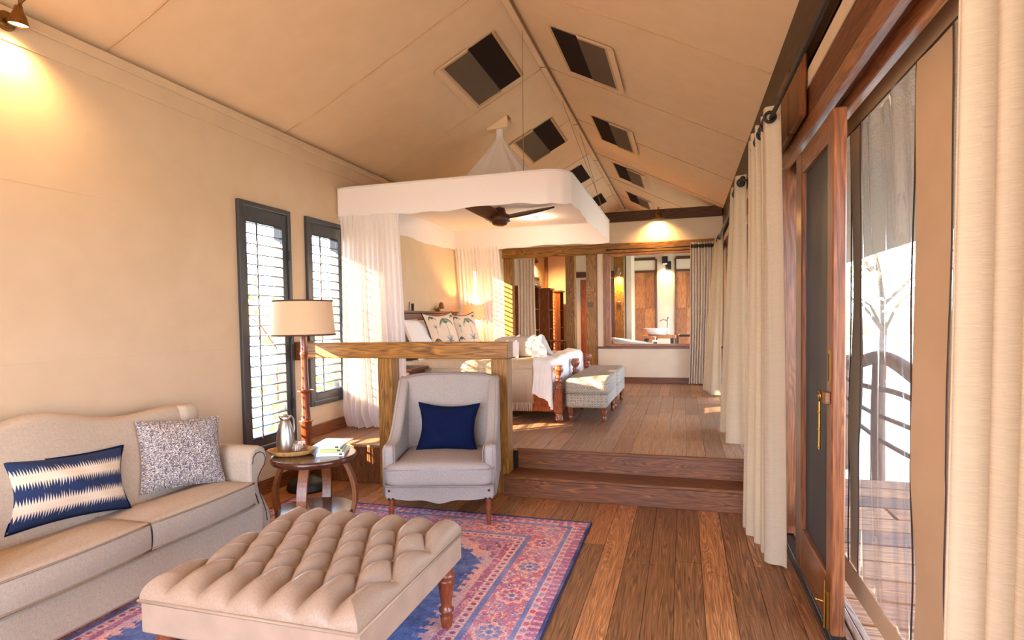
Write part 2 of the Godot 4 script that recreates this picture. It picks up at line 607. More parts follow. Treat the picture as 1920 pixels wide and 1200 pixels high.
# a worn oriental rug: borders counted in metres from the nearest edge
func rug_print(w: int, h: int) -> ImageTexture:
	var fl := FastNoiseLite.new()
	fl.seed = 5
	fl.frequency = 0.05
	var worn := FastNoiseLite.new()
	worn.seed = 9
	worn.frequency = 0.012
	var cell := FastNoiseLite.new()
	cell.seed = 13
	cell.noise_type = FastNoiseLite.TYPE_CELLULAR
	cell.cellular_return_type = FastNoiseLite.RETURN_CELL_VALUE
	cell.frequency = 0.15
	var red := c8(186, 66, 84)
	var crimson := c8(150, 42, 70)
	var pink := c8(214, 140, 136)
	var peach := c8(232, 178, 148)
	var blue := c8(72, 92, 150)
	var navy := c8(36, 46, 92)
	var lilac := c8(140, 118, 152)
	var wide := 2.45
	var long := 3.5
	return img_tex(w, h, func(px: int, py: int) -> Color:
		var x := wide * px / w
		var y := long * py / h
		var dx := minf(x, wide - x)
		var dy := minf(y, long - y)
		var d := minf(dx, dy)
		var s := y if dx < dy else x
		var f := fl.get_noise_2d(px, py)
		var cv := cell.get_noise_2d(px, py)
		var c := navy
		if d < 0.02:
			c = navy
		elif d < 0.075:   # outer guard: faded crimson with small hooks
			var k := fmod(s, 0.05) / 0.05
			c = crimson.lerp(lilac, 0.45)
			if absf(k - 0.5) < 0.22 and cv > -0.2:
				c = pink
		elif d < 0.112:
			var k := fmod(s, 0.06) / 0.06
			c = peach.lerp(pink, 0.3)
			if Vector2((k - 0.5) * 1.2, (d - 0.093) / 0.037).length() < 0.38:
				c = lilac if int(s / 0.06) % 2 == 0 else red
		elif d < 0.138:
			c = blue.lerp(lilac, 0.25)
		elif d < 0.342:   # main border: rosettes on a flowered red ground
			var k := fmod(s + 0.1, 0.36) / 0.36 - 0.5
			var e := (d - 0.24) / 0.10
			var r := Vector2(k * 0.36 / 0.10, e)
			var a := r.angle()
			var rr := r.length() / (0.80 + 0.10 * cos(a * 8.0))
			c = red.lerp(pink, 0.4 + 0.5 * f)
			if cv > 0.55:
				c = blue
			elif cv > 0.2:
				c = peach
			elif cv < -0.6:
				c = crimson
			elif cv < -0.3:
				c = lilac
			if rr < 1.0:
				c = peach if rr > 0.84 else pink if rr > 0.64 else lilac if rr > 0.44 else peach if rr > 0.22 else blue
				if rr > 0.3 and rr < 0.84 and cos(a * 8.0 + rr * 3.0) > 0.4:
					c = blue.lerp(lilac, 0.4) if int((s + 0.1) / 0.36) % 2 == 0 else red
		elif d < 0.374:
			c = blue.lerp(lilac, 0.3)
		elif d < 0.428:
			var k := fmod(s, 0.055) / 0.055
			c = peach.lerp(pink, 0.2 + 0.4 * f)
			if Vector2(k - 0.5, (d - 0.401) / 0.055).length() < 0.26:
				c = crimson.lerp(blue, 0.3)
			elif absf(k - 0.02) < 0.06:
				c = blue
		elif d < 0.474:
			c = crimson.lerp(lilac, 0.4) if cv < 0.25 else pink
		elif d < 0.48:
			c = peach.lerp(lilac, 0.5)
		else:   # the field: stepped spandrels round a washed blue medallion
			var fx := dx - 0.48
			var fy := dy - 0.48
			var tx := floorf((fx + 0.02 * sin(y * 60.0)) / 0.03) * 0.03
			var ty := floorf((fy + 0.02 * sin(x * 60.0)) / 0.03) * 0.03
			var sp := tx * 0.95 + ty
			var tooth := 0.03 * (1.0 if fmod(y, 0.07) < 0.035 else 0.0)
			if sp < 0.34 or ty < 0.12:
				c = red.lerp(pink, 0.55 + 0.5 * f)
				if cv > 0.4:
					c = peach
				elif cv > 0.1:
					c = lilac
				elif cv < -0.5:
					c = blue
				elif cv < -0.25:
					c = crimson
				if sp > 0.22:
					c = peach.lerp(pink, 0.5 - 0.5 * cv)
			elif fx < 0.035 + tooth:
				c = pink.lerp(peach, 0.5 + 0.5 * cv)
			elif fx < 0.06 + tooth and cv > 0.1:
				c = pink
			else:
				c = blue.lerp(navy, 0.35 + 0.7 * f)
		var g := worn.get_noise_2d(px, py) + 0.5 * (hash01(px, py, 3) - 0.5)
		c = c.lerp(c8(206, 178, 190) if d < 0.48 else c8(128, 150, 200), clampf(0.22 + 0.4 * g, 0.0, 0.6))
		return c.lerp(Color.WHITE, 0.10) * (0.98 + 0.2 * hash01(px / 2, py / 2, 4)))

# ---------------------------------------------------------------- the place
const WL := -3.4      # left wall
const WR := 0.6       # right wall
const PL := 0.34      # platform height
const ZB := -9.74     # partition at the back of the bedroom
const SUN := Vector3(1.0, -0.45, -0.8)

func roof_y(x: float) -> float:
	return 4.13 - 0.505 * absf(x + 1.4)

func set_view() -> void:
	var cam := Camera3D.new()
	cam.name = "camera"
	cam.projection = Camera3D.PROJECTION_FRUSTUM
	cam.near = 0.05
	cam.far = 200.0
	cam.keep_aspect = Camera3D.KEEP_HEIGHT
	cam.size = 2.0 * 0.05 * 600.0 / 1082.75
	cam.frustum_offset = Vector2(0.0, 0.05 * 36.84 / 1082.75)
	cam.position = Vector3(0, 1.45, 0)
	cam.rotation = Vector3(-0.037182, 0.289215, -0.0160824)
	add_child(cam)
	cam.current = true
	var we := WorldEnvironment.new()
	we.name = "world"
	var e := Environment.new()
	e.background_mode = Environment.BG_SKY
	var sky := Sky.new()
	var sm := ProceduralSkyMaterial.new()
	sm.sky_top_color = c8(146, 188, 240)
	sm.sky_horizon_color = c8(240, 244, 255)
	sm.sky_curve = 0.2
	sm.ground_bottom_color = c8(150, 132, 104)
	sm.ground_horizon_color = c8(235, 222, 198)
	sm.sky_energy_multiplier = 2.6
	sm.ground_energy_multiplier = 1.4
	sm.sun_angle_max = 30.0
	sky.sky_material = sm
	e.sky = sky
	e.tonemap_mode = Environment.TONE_MAPPER_LINEAR
	e.tonemap_exposure = 1.8
	e.sdfgi_enabled = true
	e.ssao_enabled = true
	e.ssil_enabled = true
	we.environment = e
	add_child(we)
	var sun := DirectionalLight3D.new()
	sun.name = "sun"
	sun.light_color = c8(255, 226, 182)
	sun.light_energy = 8.0
	sun.light_angular_distance = 0.6
	sun.shadow_enabled = true
	sun.sky_mode = DirectionalLight3D.SKY_MODE_LIGHT_ONLY
	add_child(sun)
	sun.look_at_from_position(Vector3.ZERO, SUN, Vector3.UP)

# boards laid side by side: rows across `ax_w`, running along the other axis
func boards(parent: Node, called: String, mats: Array, x0: float, x1: float, z0: float, z1: float, top: float, along_z: bool, wide: float, long: float, thick := 0.02, gap := 0.0015, sd := 1) -> void:
	var r := RandomNumberGenerator.new()
	r.seed = sd
	var a0 := x0 if along_z else z0
	var a1 := x1 if along_z else z1
	var b0 := z0 if along_z else x0
	var b1 := z1 if along_z else x1
	var a := a0
	while a < a1 - 0.005:
		var an := minf(a + wide, a1)
		var b := b0
		var bn := b0 + long * r.randf_range(0.3, 1.0)
		while b < b1 - 0.005:
			if b1 - bn < 0.25:
				bn = b1
			var g := G.new()
			var o := Vector3((a if along_z else b), top - thick, (b if along_z else a))
			var q := Vector3((an if along_z else bn), top - r.randf() * 0.0006, (bn if along_z else an))
			g.x = Transform3D(Basis.IDENTITY, Vector3.ZERO)
			g.box(o + Vector3(gap, 0, gap), q - Vector3(gap, 0, gap), 0.0015)
			put(called, g, mats[r.randi() % mats.size()], parent)
			b = bn
			bn = minf(b + long * r.randf_range(0.75, 1.15), b1)
		a = an

# a wall in the plane x = const or z = const with rectangular openings [a0, a1, y0, y1]
func wall_with_holes(g: G, along_z: bool, c0: float, c1: float, a0: float, a1: float, y0: float, y1: float, holes: Array) -> void:
	var cuts := [a0, a1]
	for h: Array in holes:
		cuts.push_back(h[0])
		cuts.push_back(h[1])
	cuts.sort()
	for i in cuts.size() - 1:
		var s: float = cuts[i]
		var e: float = cuts[i + 1]
		if e - s < 1e-4:
			continue
		var free := [[y0, y1]]
		for h: Array in holes:
			if h[0] <= s + 1e-5 and h[1] >= e - 1e-5:
				free = [[y0, h[2]], [h[3], y1]]
		for f: Array in free:
			if f[1] - f[0] > 1e-4:
				if along_z:
					g.box(Vector3(c0, f[0], s), Vector3(c1, f[1], e))
				else:
					g.box(Vector3(s, f[0], c0), Vector3(e, f[1], c1))

func structure(called: String, label: String, g, m: Material) -> MeshInstance3D:
	var o := put(called, g, m)
	tag(o, label, "", "", "structure")
	return o

func build_shell() -> void:
	# lower floor
	var g := G.new()
	g.box(Vector3(WL - 0.1, -0.15, -14.6), Vector3(WR + 0.02, -0.021, 2.7))
	var fl := structure("floor", "dark walnut plank floor of the lounge, below the raised bedroom", g, M.black)
	boards(fl, "plank", M.floor, -3.4, 0.6, -4.53, 2.6, 0.0, true, 0.1455, 1.9, 0.02, 0.0012, 4)
	# raised bedroom floor
	g = G.new()
	g.box(Vector3(WL, -0.02, -14.5), Vector3(WR, PL - 0.021, -4.72))
	g.box(Vector3(WL, -0.02, -4.8), Vector3(-1.43, PL - 0.021, -4.55))
	var pf := structure("platform", "raised walnut plank floor of the bedroom beyond the railing", g, M.black)
	boards(pf, "plank", M.floor_up, -3.4, -1.44, -8.2, -4.53, PL, true, 0.1455, 1.9, 0.02, 0.0012, 5)
	boards(pf, "plank", M.floor_up, -1.44, 0.6, -8.2, -4.70, PL, true, 0.1455, 1.9, 0.02, 0.0012, 6)
	boards(pf, "plank", M.floor_up, -3.4, 0.6, -14.5, -8.2, PL, true, 0.1455, 2.6, 0.02, 0.0012, 7)
	for i in 14:   # the upright boards that face the low part left of the step
		var gg := G.new()
		gg.box(Vector3(-3.4 + i * 0.14 + 0.001, 0.0, -4.55), Vector3(-3.4 + (i + 1) * 0.14 - 0.001, PL - 0.02, -4.532), 0.002)
		put("riser_board", gg, M.riser_up, pf)
	g = G.new()
	g.box(Vector3(-1.36, 0.165, -4.72), Vector3(WR, PL - 0.02, -4.70), 0.002)
	put("riser_board", g, M.riser[0], pf)
	g = G.new()
	g.box(Vector3(-1.37, 0.315, -4.72), Vector3(WR, PL + 0.001, -4.693), 0.004)
	put("nosing", g, M.riser[1], pf)
	# the step
	var st := thing("step", "long walnut step up to the raised bedroom floor", "step", Vector3(-0.4, 0, -4.57), 0.0, "", "structure")
	g = gw(st.position)
	g.box(Vector3(-1.415, 0.0, -4.47), Vector3(WR, 0.145, -4.45), 0.002)
	put("riser_board", g, M.riser[2], st)
	g = gw(st.position)
	g.box(Vector3(-1.415, 0.146, -4.705), Vector3(WR, 0.172, -4.44), 0.004)
	put("tread", g, M.riser[1], st)
	g = gw(st.position)
	g.box(Vector3(-1.41, 0.0, -4.70), Vector3(-1.39, 0.146, -4.472))
	put("end_board", g, M.riser[0], st)
	# left wall with its shuttered windows
	g = G.new()
	g.box(Vector3(WL - 0.12, 3.0, -14.6), Vector3(WL - 0.08, 3.3, 2.7))
	wall_with_holes(g, true, WL - 0.12, WL, -14.6, 2.7, -0.3, 3.05, [[-4.40, -3.84, 0.41, 2.395], [-5.26, -4.705, 0.68, 2.395], [-9.68, -9.12, 0.68, 2.395], [-13.75, -13.2, 0.68, 2.395]])
	var wl := structure("wall_left", "cream canvas wall behind the sofa and bed", g, M.wall)
	for y: float in [2.945, 2.225, 1.258]:
		g = G.new()
		if y < 1.5:
			g.box(Vector3(WL, y - 0.012, -3.80), Vector3(WL + 0.0015, y + 0.010, 2.6), 0.0007)
		elif y > 2.9:
			g.box(Vector3(WL, y, -14.5), Vector3(WL + 0.010, 3.06, 2.6), 0.003)
			g.box(Vector3(WL - 0.002, 3.055, -14.5), Vector3(WL + 0.028, 3.116, 2.6), 0.004)   # the flap under the eave
		else:
			g.box(Vector3(WL, y - 0.006, -2.85), Vector3(WL + 0.0008, y + 0.006, 2.6), 0.0003)
		put("canvas_flap" if y > 2.9 else "seam", g, M.wall, wl)
	# right wall: beam, canvas band, board, lintel; openings below
	g = G.new()
	g.box(Vector3(WR, 2.80, -14.5), Vector3(WR + 0.06, 3.22, 2.6), 0.01)
	structure("beam", "dark timber eave beam running along the right wall", g, M.beam_z)
	g = G.new()
	g.box(Vector3(WR + 0.11, 2.46, -14.5), Vector3(WR + 0.17, 3.3, 2.6))
	g.box(Vector3(WR + 0.01, -0.3, -4.75), Vector3(WR + 0.12, 2.46, -4.2))
	g.box(Vector3(WR + 0.01, -0.3, -9.95), Vector3(WR + 0.12, 2.46, -9.3))
	g.box(Vector3(WR + 0.01, -0.3, -14.5), Vector3(WR + 0.12, 2.46, -13.2))
	g.box(Vector3(WR + 0.01, -0.3, 1.5), Vector3(WR + 0.12, 2.46, 2.6))
	g.box(Vector3(WR + 0.01, -0.3, -14.5), Vector3(WR + 0.12, -0.03, 2.6))
	structure("wall_right", "canvas wall strips between the doors on the right", g, M.wall)
	g = G.new()
	g.box(Vector3(WR + 0.015, 2.615, -9.74), Vector3(WR + 0.12, 2.70, 2.6), 0.004)
	structure("trim_1", "beige board above the lintel of the sliding door", g, M.wall)
	g = G.new()
	g.box(Vector3(WR + 0.02, 2.455, -14.5), Vector3(WR + 0.16, 2.615, 2.6), 0.006)
	structure("lintel", "brown timber lintel above the sliding door", g, M.lintel_z)
	# ceiling: two canvas slopes with seams, the ridge strip and the dark roof above
	var ce := thing("ceiling", "tan canvas ceiling sloping down both sides from the ridge", "", Vector3.ZERO, 0.0, "", "structure")
	for s: float in [-1.0, 1.0]:
		var x1 := -1.4 + s * (2.17 if s < 0 else 2.0)
		g = G.new()
		var nx := 16
		var nz := 90
		g.grid(nz, nx, func(a: float, b: float) -> Vector3:
			var x := lerpf(-1.4, x1, b)
			var z := lerpf(2.7, -14.6, a)
			var sag := 0.005 * sin(PI * b) * absf(sin(PI * (z + 1.1) / 1.67))
			return Vector3(x, roof_y(x) - sag + 0.15 * maxf(0.0, -3.2 - x), z), false, false, s > 0)
		put("slope", g, M.canvas, ce)
		g = G.new()
		for k in 10:
			var z := 0.57 - 1.67 * k
			var pts := []
			for i in 9:
				var x := lerpf(-1.4 + s * 0.04, x1, i / 8.0)
				pts.push_back(Vector3(x, roof_y(x) - 0.004 + 0.15 * maxf(0.0, -3.2 - x), z))
			g = G.new()
			g.tube(pts, 0.0045, 6)
			put("seam", g, M.seam, ce)
	g = G.new()
	g.box(Vector3(-1.432, 4.075, -14.5), Vector3(-1.374, 4.10, 2.6), 0.003)
	put("ridge_strip", g, M.canvas, ce)
	g = G.new()
	g.box(Vector3(-1.374, 4.075, -14.5), Vector3(-1.364, 4.12, 2.6), 0.002)
	put("ridge_cord", g, M.cord, ce)
	for k in 6:
		g = G.new()
		g.box(Vector3(-1.436, 4.072, -2.2 - k * 1.9), Vector3(-1.37, 4.078, -2.215 - k * 1.9))
		put("strap", g, M.cord, ce)
	g = G.new()
	for s: float in [-1.0, 1.0]:
		var x1 := -4.4 if s < 0 else 2.75
		var y1 := 4.45 - 0.505 * 3.0 if s < 0 else 2.32
		var a := Vector3(-1.4, 4.45, 2.9)
		g.quad(a, Vector3(x1, y1, 2.9), Vector3(x1, y1, -15), Vector3(-1.4, 4.45, -15), Vector3(0, -1, 0))
		g.quad(a + Vector3(0, 0.12, 0), Vector3(x1, y1 + 0.12, 2.9), Vector3(x1, y1 + 0.12, -15), Vector3(-1.4, 4.57, -15), Vector3(0, 1, 0))
		g.quad(Vector3(x1, y1, 2.9), Vector3(x1, y1 + 0.12, 2.9), Vector3(x1, y1 + 0.12, -15), Vector3(x1, y1, -15), Vector3(s, 0, 0))
	structure("roof", "grey-brown thatched roof overhanging the deck", g, M.thatch)
	# front and far walls
	g = G.new()
	wall_with_holes(g, false, 2.6, 2.72, -3.52, 0.75, -0.3, 4.4, [[-3.2, 0.4, -0.02, 2.9]])
	structure("wall_front", "canvas wall with wide doorway behind the camera", g, M.wall)
	g = G.new()
	g.box(Vector3(-3.52, -0.3, -14.62), Vector3(0.75, 4.4, -14.5))
	structure("wall_far", "beige end wall of the dressing room", g, M.wall_back)
	# partition at the back of the bedroom
	g = G.new()
	g.box(Vector3(WL, PL, ZB - 0.10), Vector3(-3.03, 2.52, ZB))
	g.box(Vector3(-1.40, 0.92, ZB - 0.10), Vector3(-1.29, 2.52, ZB))
	g.box(Vector3(-1.40, PL, ZB - 0.10), Vector3(WR, 0.92, ZB))
	g.box(Vector3(0.5, 0.92, ZB - 0.10), Vector3(WR, 2.52, ZB))
	g.box(Vector3(WL, 2.65, ZB - 0.10), Vector3(WR, 3.02, ZB - 0.02))
	structure("wall_back", "cream partition wall between bedroom and bathroom", g, M.wall_back)
	g = G.new()
	g.box(Vector3(-3.05, 2.50, ZB - 0.13), Vector3(WR, 2.66, ZB + 0.03), 0.01)
	structure("beam", "golden-brown timber beam over the bathroom window and doorway", g, M.pine_x)
	g = G.new()
	g.box(Vector3(WL, 3.01, ZB - 0.13), Vector3(WR, 3.175, ZB + 0.03), 0.01)
	structure("beam", "dark timber tie beam with the spotlight across the back gable", g, M.beam_x)
	g = G.new()
	g.box(Vector3(-3.03, PL, ZB - 0.12), Vector3(-2.865, 2.50, ZB + 0.02), 0.01)
	structure("post", "golden timber post at the dressing room doorway beside the net", g, M.pine_y)
	g = G.new()
	g.box(Vector3(-1.575, PL, ZB - 0.14), Vector3(-1.40, 2.50, ZB + 0.02), 0.01)
	var pb := structure("post", "golden timber post with a brown switch left of the bathroom window", g, M.pine_y)
	switch_plate(pb, Vector3(-1.50, 1.655, ZB + 0.02))
	g = G.new()
	g.box(Vector3(-1.40, PL, ZB - 0.08), Vector3(-1.385, 2.50, ZB + 0.012))
	g.box(Vector3(-1.40, 0.915, ZB - 0.10), Vector3(WR, 0.95, ZB + 0.03), 0.004)
	structure("trim_2", "brown timber sill under the bathroom window", g, M.red_x)
	# the framed opening into the bathroom
	g = G.new()
	g.box(Vector3(-1.29, 0.95, ZB - 0.08), Vector3(-1.255, 2.50, ZB + 0.02), 0.003)
	var fr := structure("window_5", "hardwood framed opening from the bedroom into the bathroom", g, M.bath_y)
	g = G.new()
	g.box(Vector3(-1.255, 0.95, ZB - 0.09), Vector3(-1.17, 2.49, ZB + 0.03), 0.006)
	put("stile", g, M.bath_y, fr)
	g = G.new()
	g.box(Vector3(-1.17, 2.455, ZB - 0.09), Vector3(0.5, 2.49, ZB + 0.03), 0.004)
	g.box(Vector3(-1.17, 0.95, ZB - 0.09), Vector3(0.5, 0.99, ZB + 0.03), 0.004)
	put("rail", g, M.bath_x, fr)
	# skirting boards
	g = G.new()
	g.box(Vector3(WL, PL, -9.7), Vector3(WL + 0.02, PL + 0.12, -4.55), 0.004)
	structure("baseboard_left", "walnut skirting board under the second shuttered window", g, M.red_z)
	g = G.new()
	g.box(Vector3(-1.38, PL, ZB), Vector3(WR, PL + 0.10, ZB + 0.02), 0.004)
	structure("baseboard_back", "walnut skirting board under the bathroom window", g, M.riser[2])
	g = G.new()
	g.box(Vector3(WL, 0.0, -4.5), Vector3(WL + 0.02, 0.13, 2.6), 0.004)
	structure("baseboard_lounge", "walnut skirting board behind the sofa and lamp", g, M.red_z)

func switch_plate(parent: Node, p: Vector3) -> void:
	var g := G.new()
	g.box(p - Vector3(0.045, 0.045, 0.0), p + Vector3(0.045, 0.045, 0.012), 0.004)
	put("switch_plate", g, M.switch_brown, parent)
	g = G.new()
	g.box(p + Vector3(-0.014, -0.02, 0.012), p + Vector3(0.014, 0.02, 0.018), 0.002)
	put("switch_rocker", g, M.switch_brown, parent)

# a tall window with plantation louvres, set in the left wall
func shutter_window(n: int, z0: float, z1: float, y0: float, y1: float, label: String) -> void:
	var w := thing("window_%d" % n, label, "", Vector3(WL, y0, (z0 + z1) / 2), 0.0, "", "structure")
	var fw := 0.042
	var g := gw(w.position)
	for z: Array in [[z0, z0 + fw], [z1 - fw, z1]]:
		g.box(Vector3(WL - 0.13, y0, z[0]), Vector3(WL + 0.028, y1, z[1]), 0.005)
	g.box(Vector3(WL - 0.13, y0, z0 + fw), Vector3(WL + 0.028, y0 + fw, z1 - fw), 0.005)
	g.box(Vector3(WL - 0.13, y1 - fw, z0 + fw), Vector3(WL + 0.028, y1, z1 - fw), 0.005)
	put("frame", g, M.charcoal, w)
	var a := z0 + fw + 0.003
	var b := z1 - fw - 0.003
	var sw := 0.058
	g = gw(w.position)
	for z: Array in [[a, a + sw], [b - sw, b]]:
		g.box(Vector3(WL - 0.02, y0 + fw + 0.003, z[0]), Vector3(WL + 0.012, y1 - fw - 0.003, z[1]), 0.004)
	put("stile", g, M.charcoal, w)
	g = gw(w.position)
	g.box(Vector3(WL - 0.02, y1 - fw - 0.12, a + sw), Vector3(WL + 0.012, y1 - fw - 0.003, b - sw), 0.004)
	g.box(Vector3(WL - 0.02, y0 + fw + 0.003, a + sw), Vector3(WL + 0.012, y0 + fw + 0.075, b - sw), 0.004)
	put("rail", g, M.charcoal, w)
	var ya := y0 + fw + 0.085
	var yb := y1 - fw - 0.13
	var cnt := int(round((yb - ya) / 0.085))
	var prof := []
	for i in 14:
		var t := TAU * i / 14
		prof.push_back(Vector2(0.031 * cos(t), 0.0055 * sin(t)))
	var gs := G.new()
	gs.x = Transform3D(Basis(Vector3(0, 0, 1), -0.14), Vector3.ZERO)
	gs.extr(prof, a + sw - (z0 + z1) / 2 + 0.002, b - sw - (z0 + z1) / 2 - 0.002, 0.0, Vector3.RIGHT, Vector3.UP, Vector3.BACK)
	var sm := gs.mesh()
	for i in cnt + 1:
		var o := put("slat", sm, M.slat, w)
		o.position = Vector3(-0.004, ya + (yb - ya) * i / cnt - y0, 0)
	g = gw(w.position)
	var zr := z1 - fw - sw - 0.085
	g.box(Vector3(WL + 0.032, ya - 0.02, zr - 0.006), Vector3(WL + 0.044, yb, zr + 0.006), 0.002)
	put("tilt_rod", g, M.slat, w)
	g = gw(w.position)
	for y: float in [y0 + 0.35, (y0 + y1) / 2 - 0.05, y1 - 0.4]:
		g.tube([Vector3(WL + 0.03, y - 0.045, z0 + fw), Vector3(WL + 0.03, y + 0.045, z0 + fw)], 0.008, 8)
	put("hinge", g, M.iron, w)

func build_windows() -> void:
	shutter_window(1, -4.44, -3.80, 0.37, 2.436, "tall charcoal shuttered window nearest the sofa, reaching almost to floor")
	shutter_window(2, -5.30, -4.665, 0.64, 2.436, "shorter charcoal shuttered window beside the bed net, behind the lamp shade")
	shutter_window(3, -9.72, -9.08, 0.64, 2.436, "charcoal shuttered window hidden behind the bed's rear net curtain")
	shutter_window(4, -13.79, -13.16, 0.64, 2.436, "charcoal shuttered window of the dressing room behind its cabinets")
	# mesh vents sewn into the ceiling
	var vents := [
		[-1, -5.0, -5.97, 0.215, 0.705, "largest left-slope ceiling vent, in front of the canopy peak"],
		[-1, -7.36, -8.38, 0.215, 0.71, "left-slope ceiling vent directly beside the canopy's peaked net"],
		[-1, -9.72, -10.68, 0.22, 0.45, "small dark left-slope vent just above the canopy's right corner"],
		[-1, -12.1, -13.0, 0.215, 0.46, "farthest small left-slope vent, just above the back tie beam"],
		[1, -4.99, -5.92, 0.30, 0.77, "largest right-slope ceiling vent, its loose flap sagging"],
		[1, -7.32, -8.32, 0.30, 0.735, "second right-slope ceiling vent from the camera"],
		[1, -9.65, -10.65, 0.30, 0.735, "third right-slope ceiling vent from the camera"],
		[1, -11.95, -12.9, 0.30, 0.72, "farthest right-slope ceiling vent, just above the tie beam"],
	]
	for i in vents.size():
		var q: Array = vents[i]
		var s: float = q[0]
		var xm: float = -1.4 + s * (q[3] + q[4]) / 2
		var w := thing("ceiling_vent", q[5], "vent", Vector3(xm, roof_y(xm), q[1]), 0.0, "mesh vents in the canvas ceiling")
		var at := func(d: float, z: float, off: float) -> Vector3:
			var x := -1.4 + s * d
			return Vector3(x + s * off * 0.45, roof_y(x) - off * 0.89, z)
		var slab := func(called: String, d0: float, d1: float, za: float, zb: float, off: float, th: float, m: Material) -> void:
			var g := gw(w.position)
			var c: Array = []
			for o: float in [off, off + th]:
				for k: Array in [[d0, za], [d1, za], [d1, zb], [d0, zb]]:
					c.push_back(at.call(k[0], k[1], o))
			var dn := Vector3(s * 0.45, -0.89, 0)
			g.quad(c[4], c[5], c[6], c[7], dn)
			g.quad(c[0], c[1], c[2], c[3], -dn)
			g.quad(c[0], c[1], c[5], c[4], Vector3(0, 0, 1))
			g.quad(c[2], c[3], c[7], c[6], Vector3(0, 0, -1))
			g.quad(c[1], c[2], c[6], c[5], Vector3(s, -0.5, 0))
			g.quad(c[0], c[3], c[7], c[4], Vector3(-s, 0.5, 0))
			put(called, g, m, w)
		var za: float = q[1]
		var zb: float = q[2]
		var d0: float = q[3]
		var d1: float = q[4]
		var dm := d0 + (d1 - d0) * 0.47
		if d1 - d0 < 0.3:
			dm = d1
		slab.call("mesh_panel", d0, dm, za, zb, 0.018, 0.008, M.vent_dark)
		if dm < d1:
			slab.call("shade_panel", dm, d1, za, zb, 0.026, 0.008, M.vent_grey)
			slab.call("rolled_hem", d1, d1 + 0.055, za + 0.02, zb - 0.02, 0.02, 0.03, M.canvas)
			slab.call("binding", dm, d1 + 0.05, za, za + 0.028, 0.018, 0.03, M.blind)
			slab.call("binding", dm, d1 + 0.05, zb - 0.02, zb, 0.018, 0.03, M.seam)
			slab.call("binding", d0 - 0.02, d0, za, zb, 0.012, 0.02, M.seam)
			slab.call("binding", d1 - 0.018, d1, za + 0.03, zb - 0.02, 0.028, 0.012, M.blind)

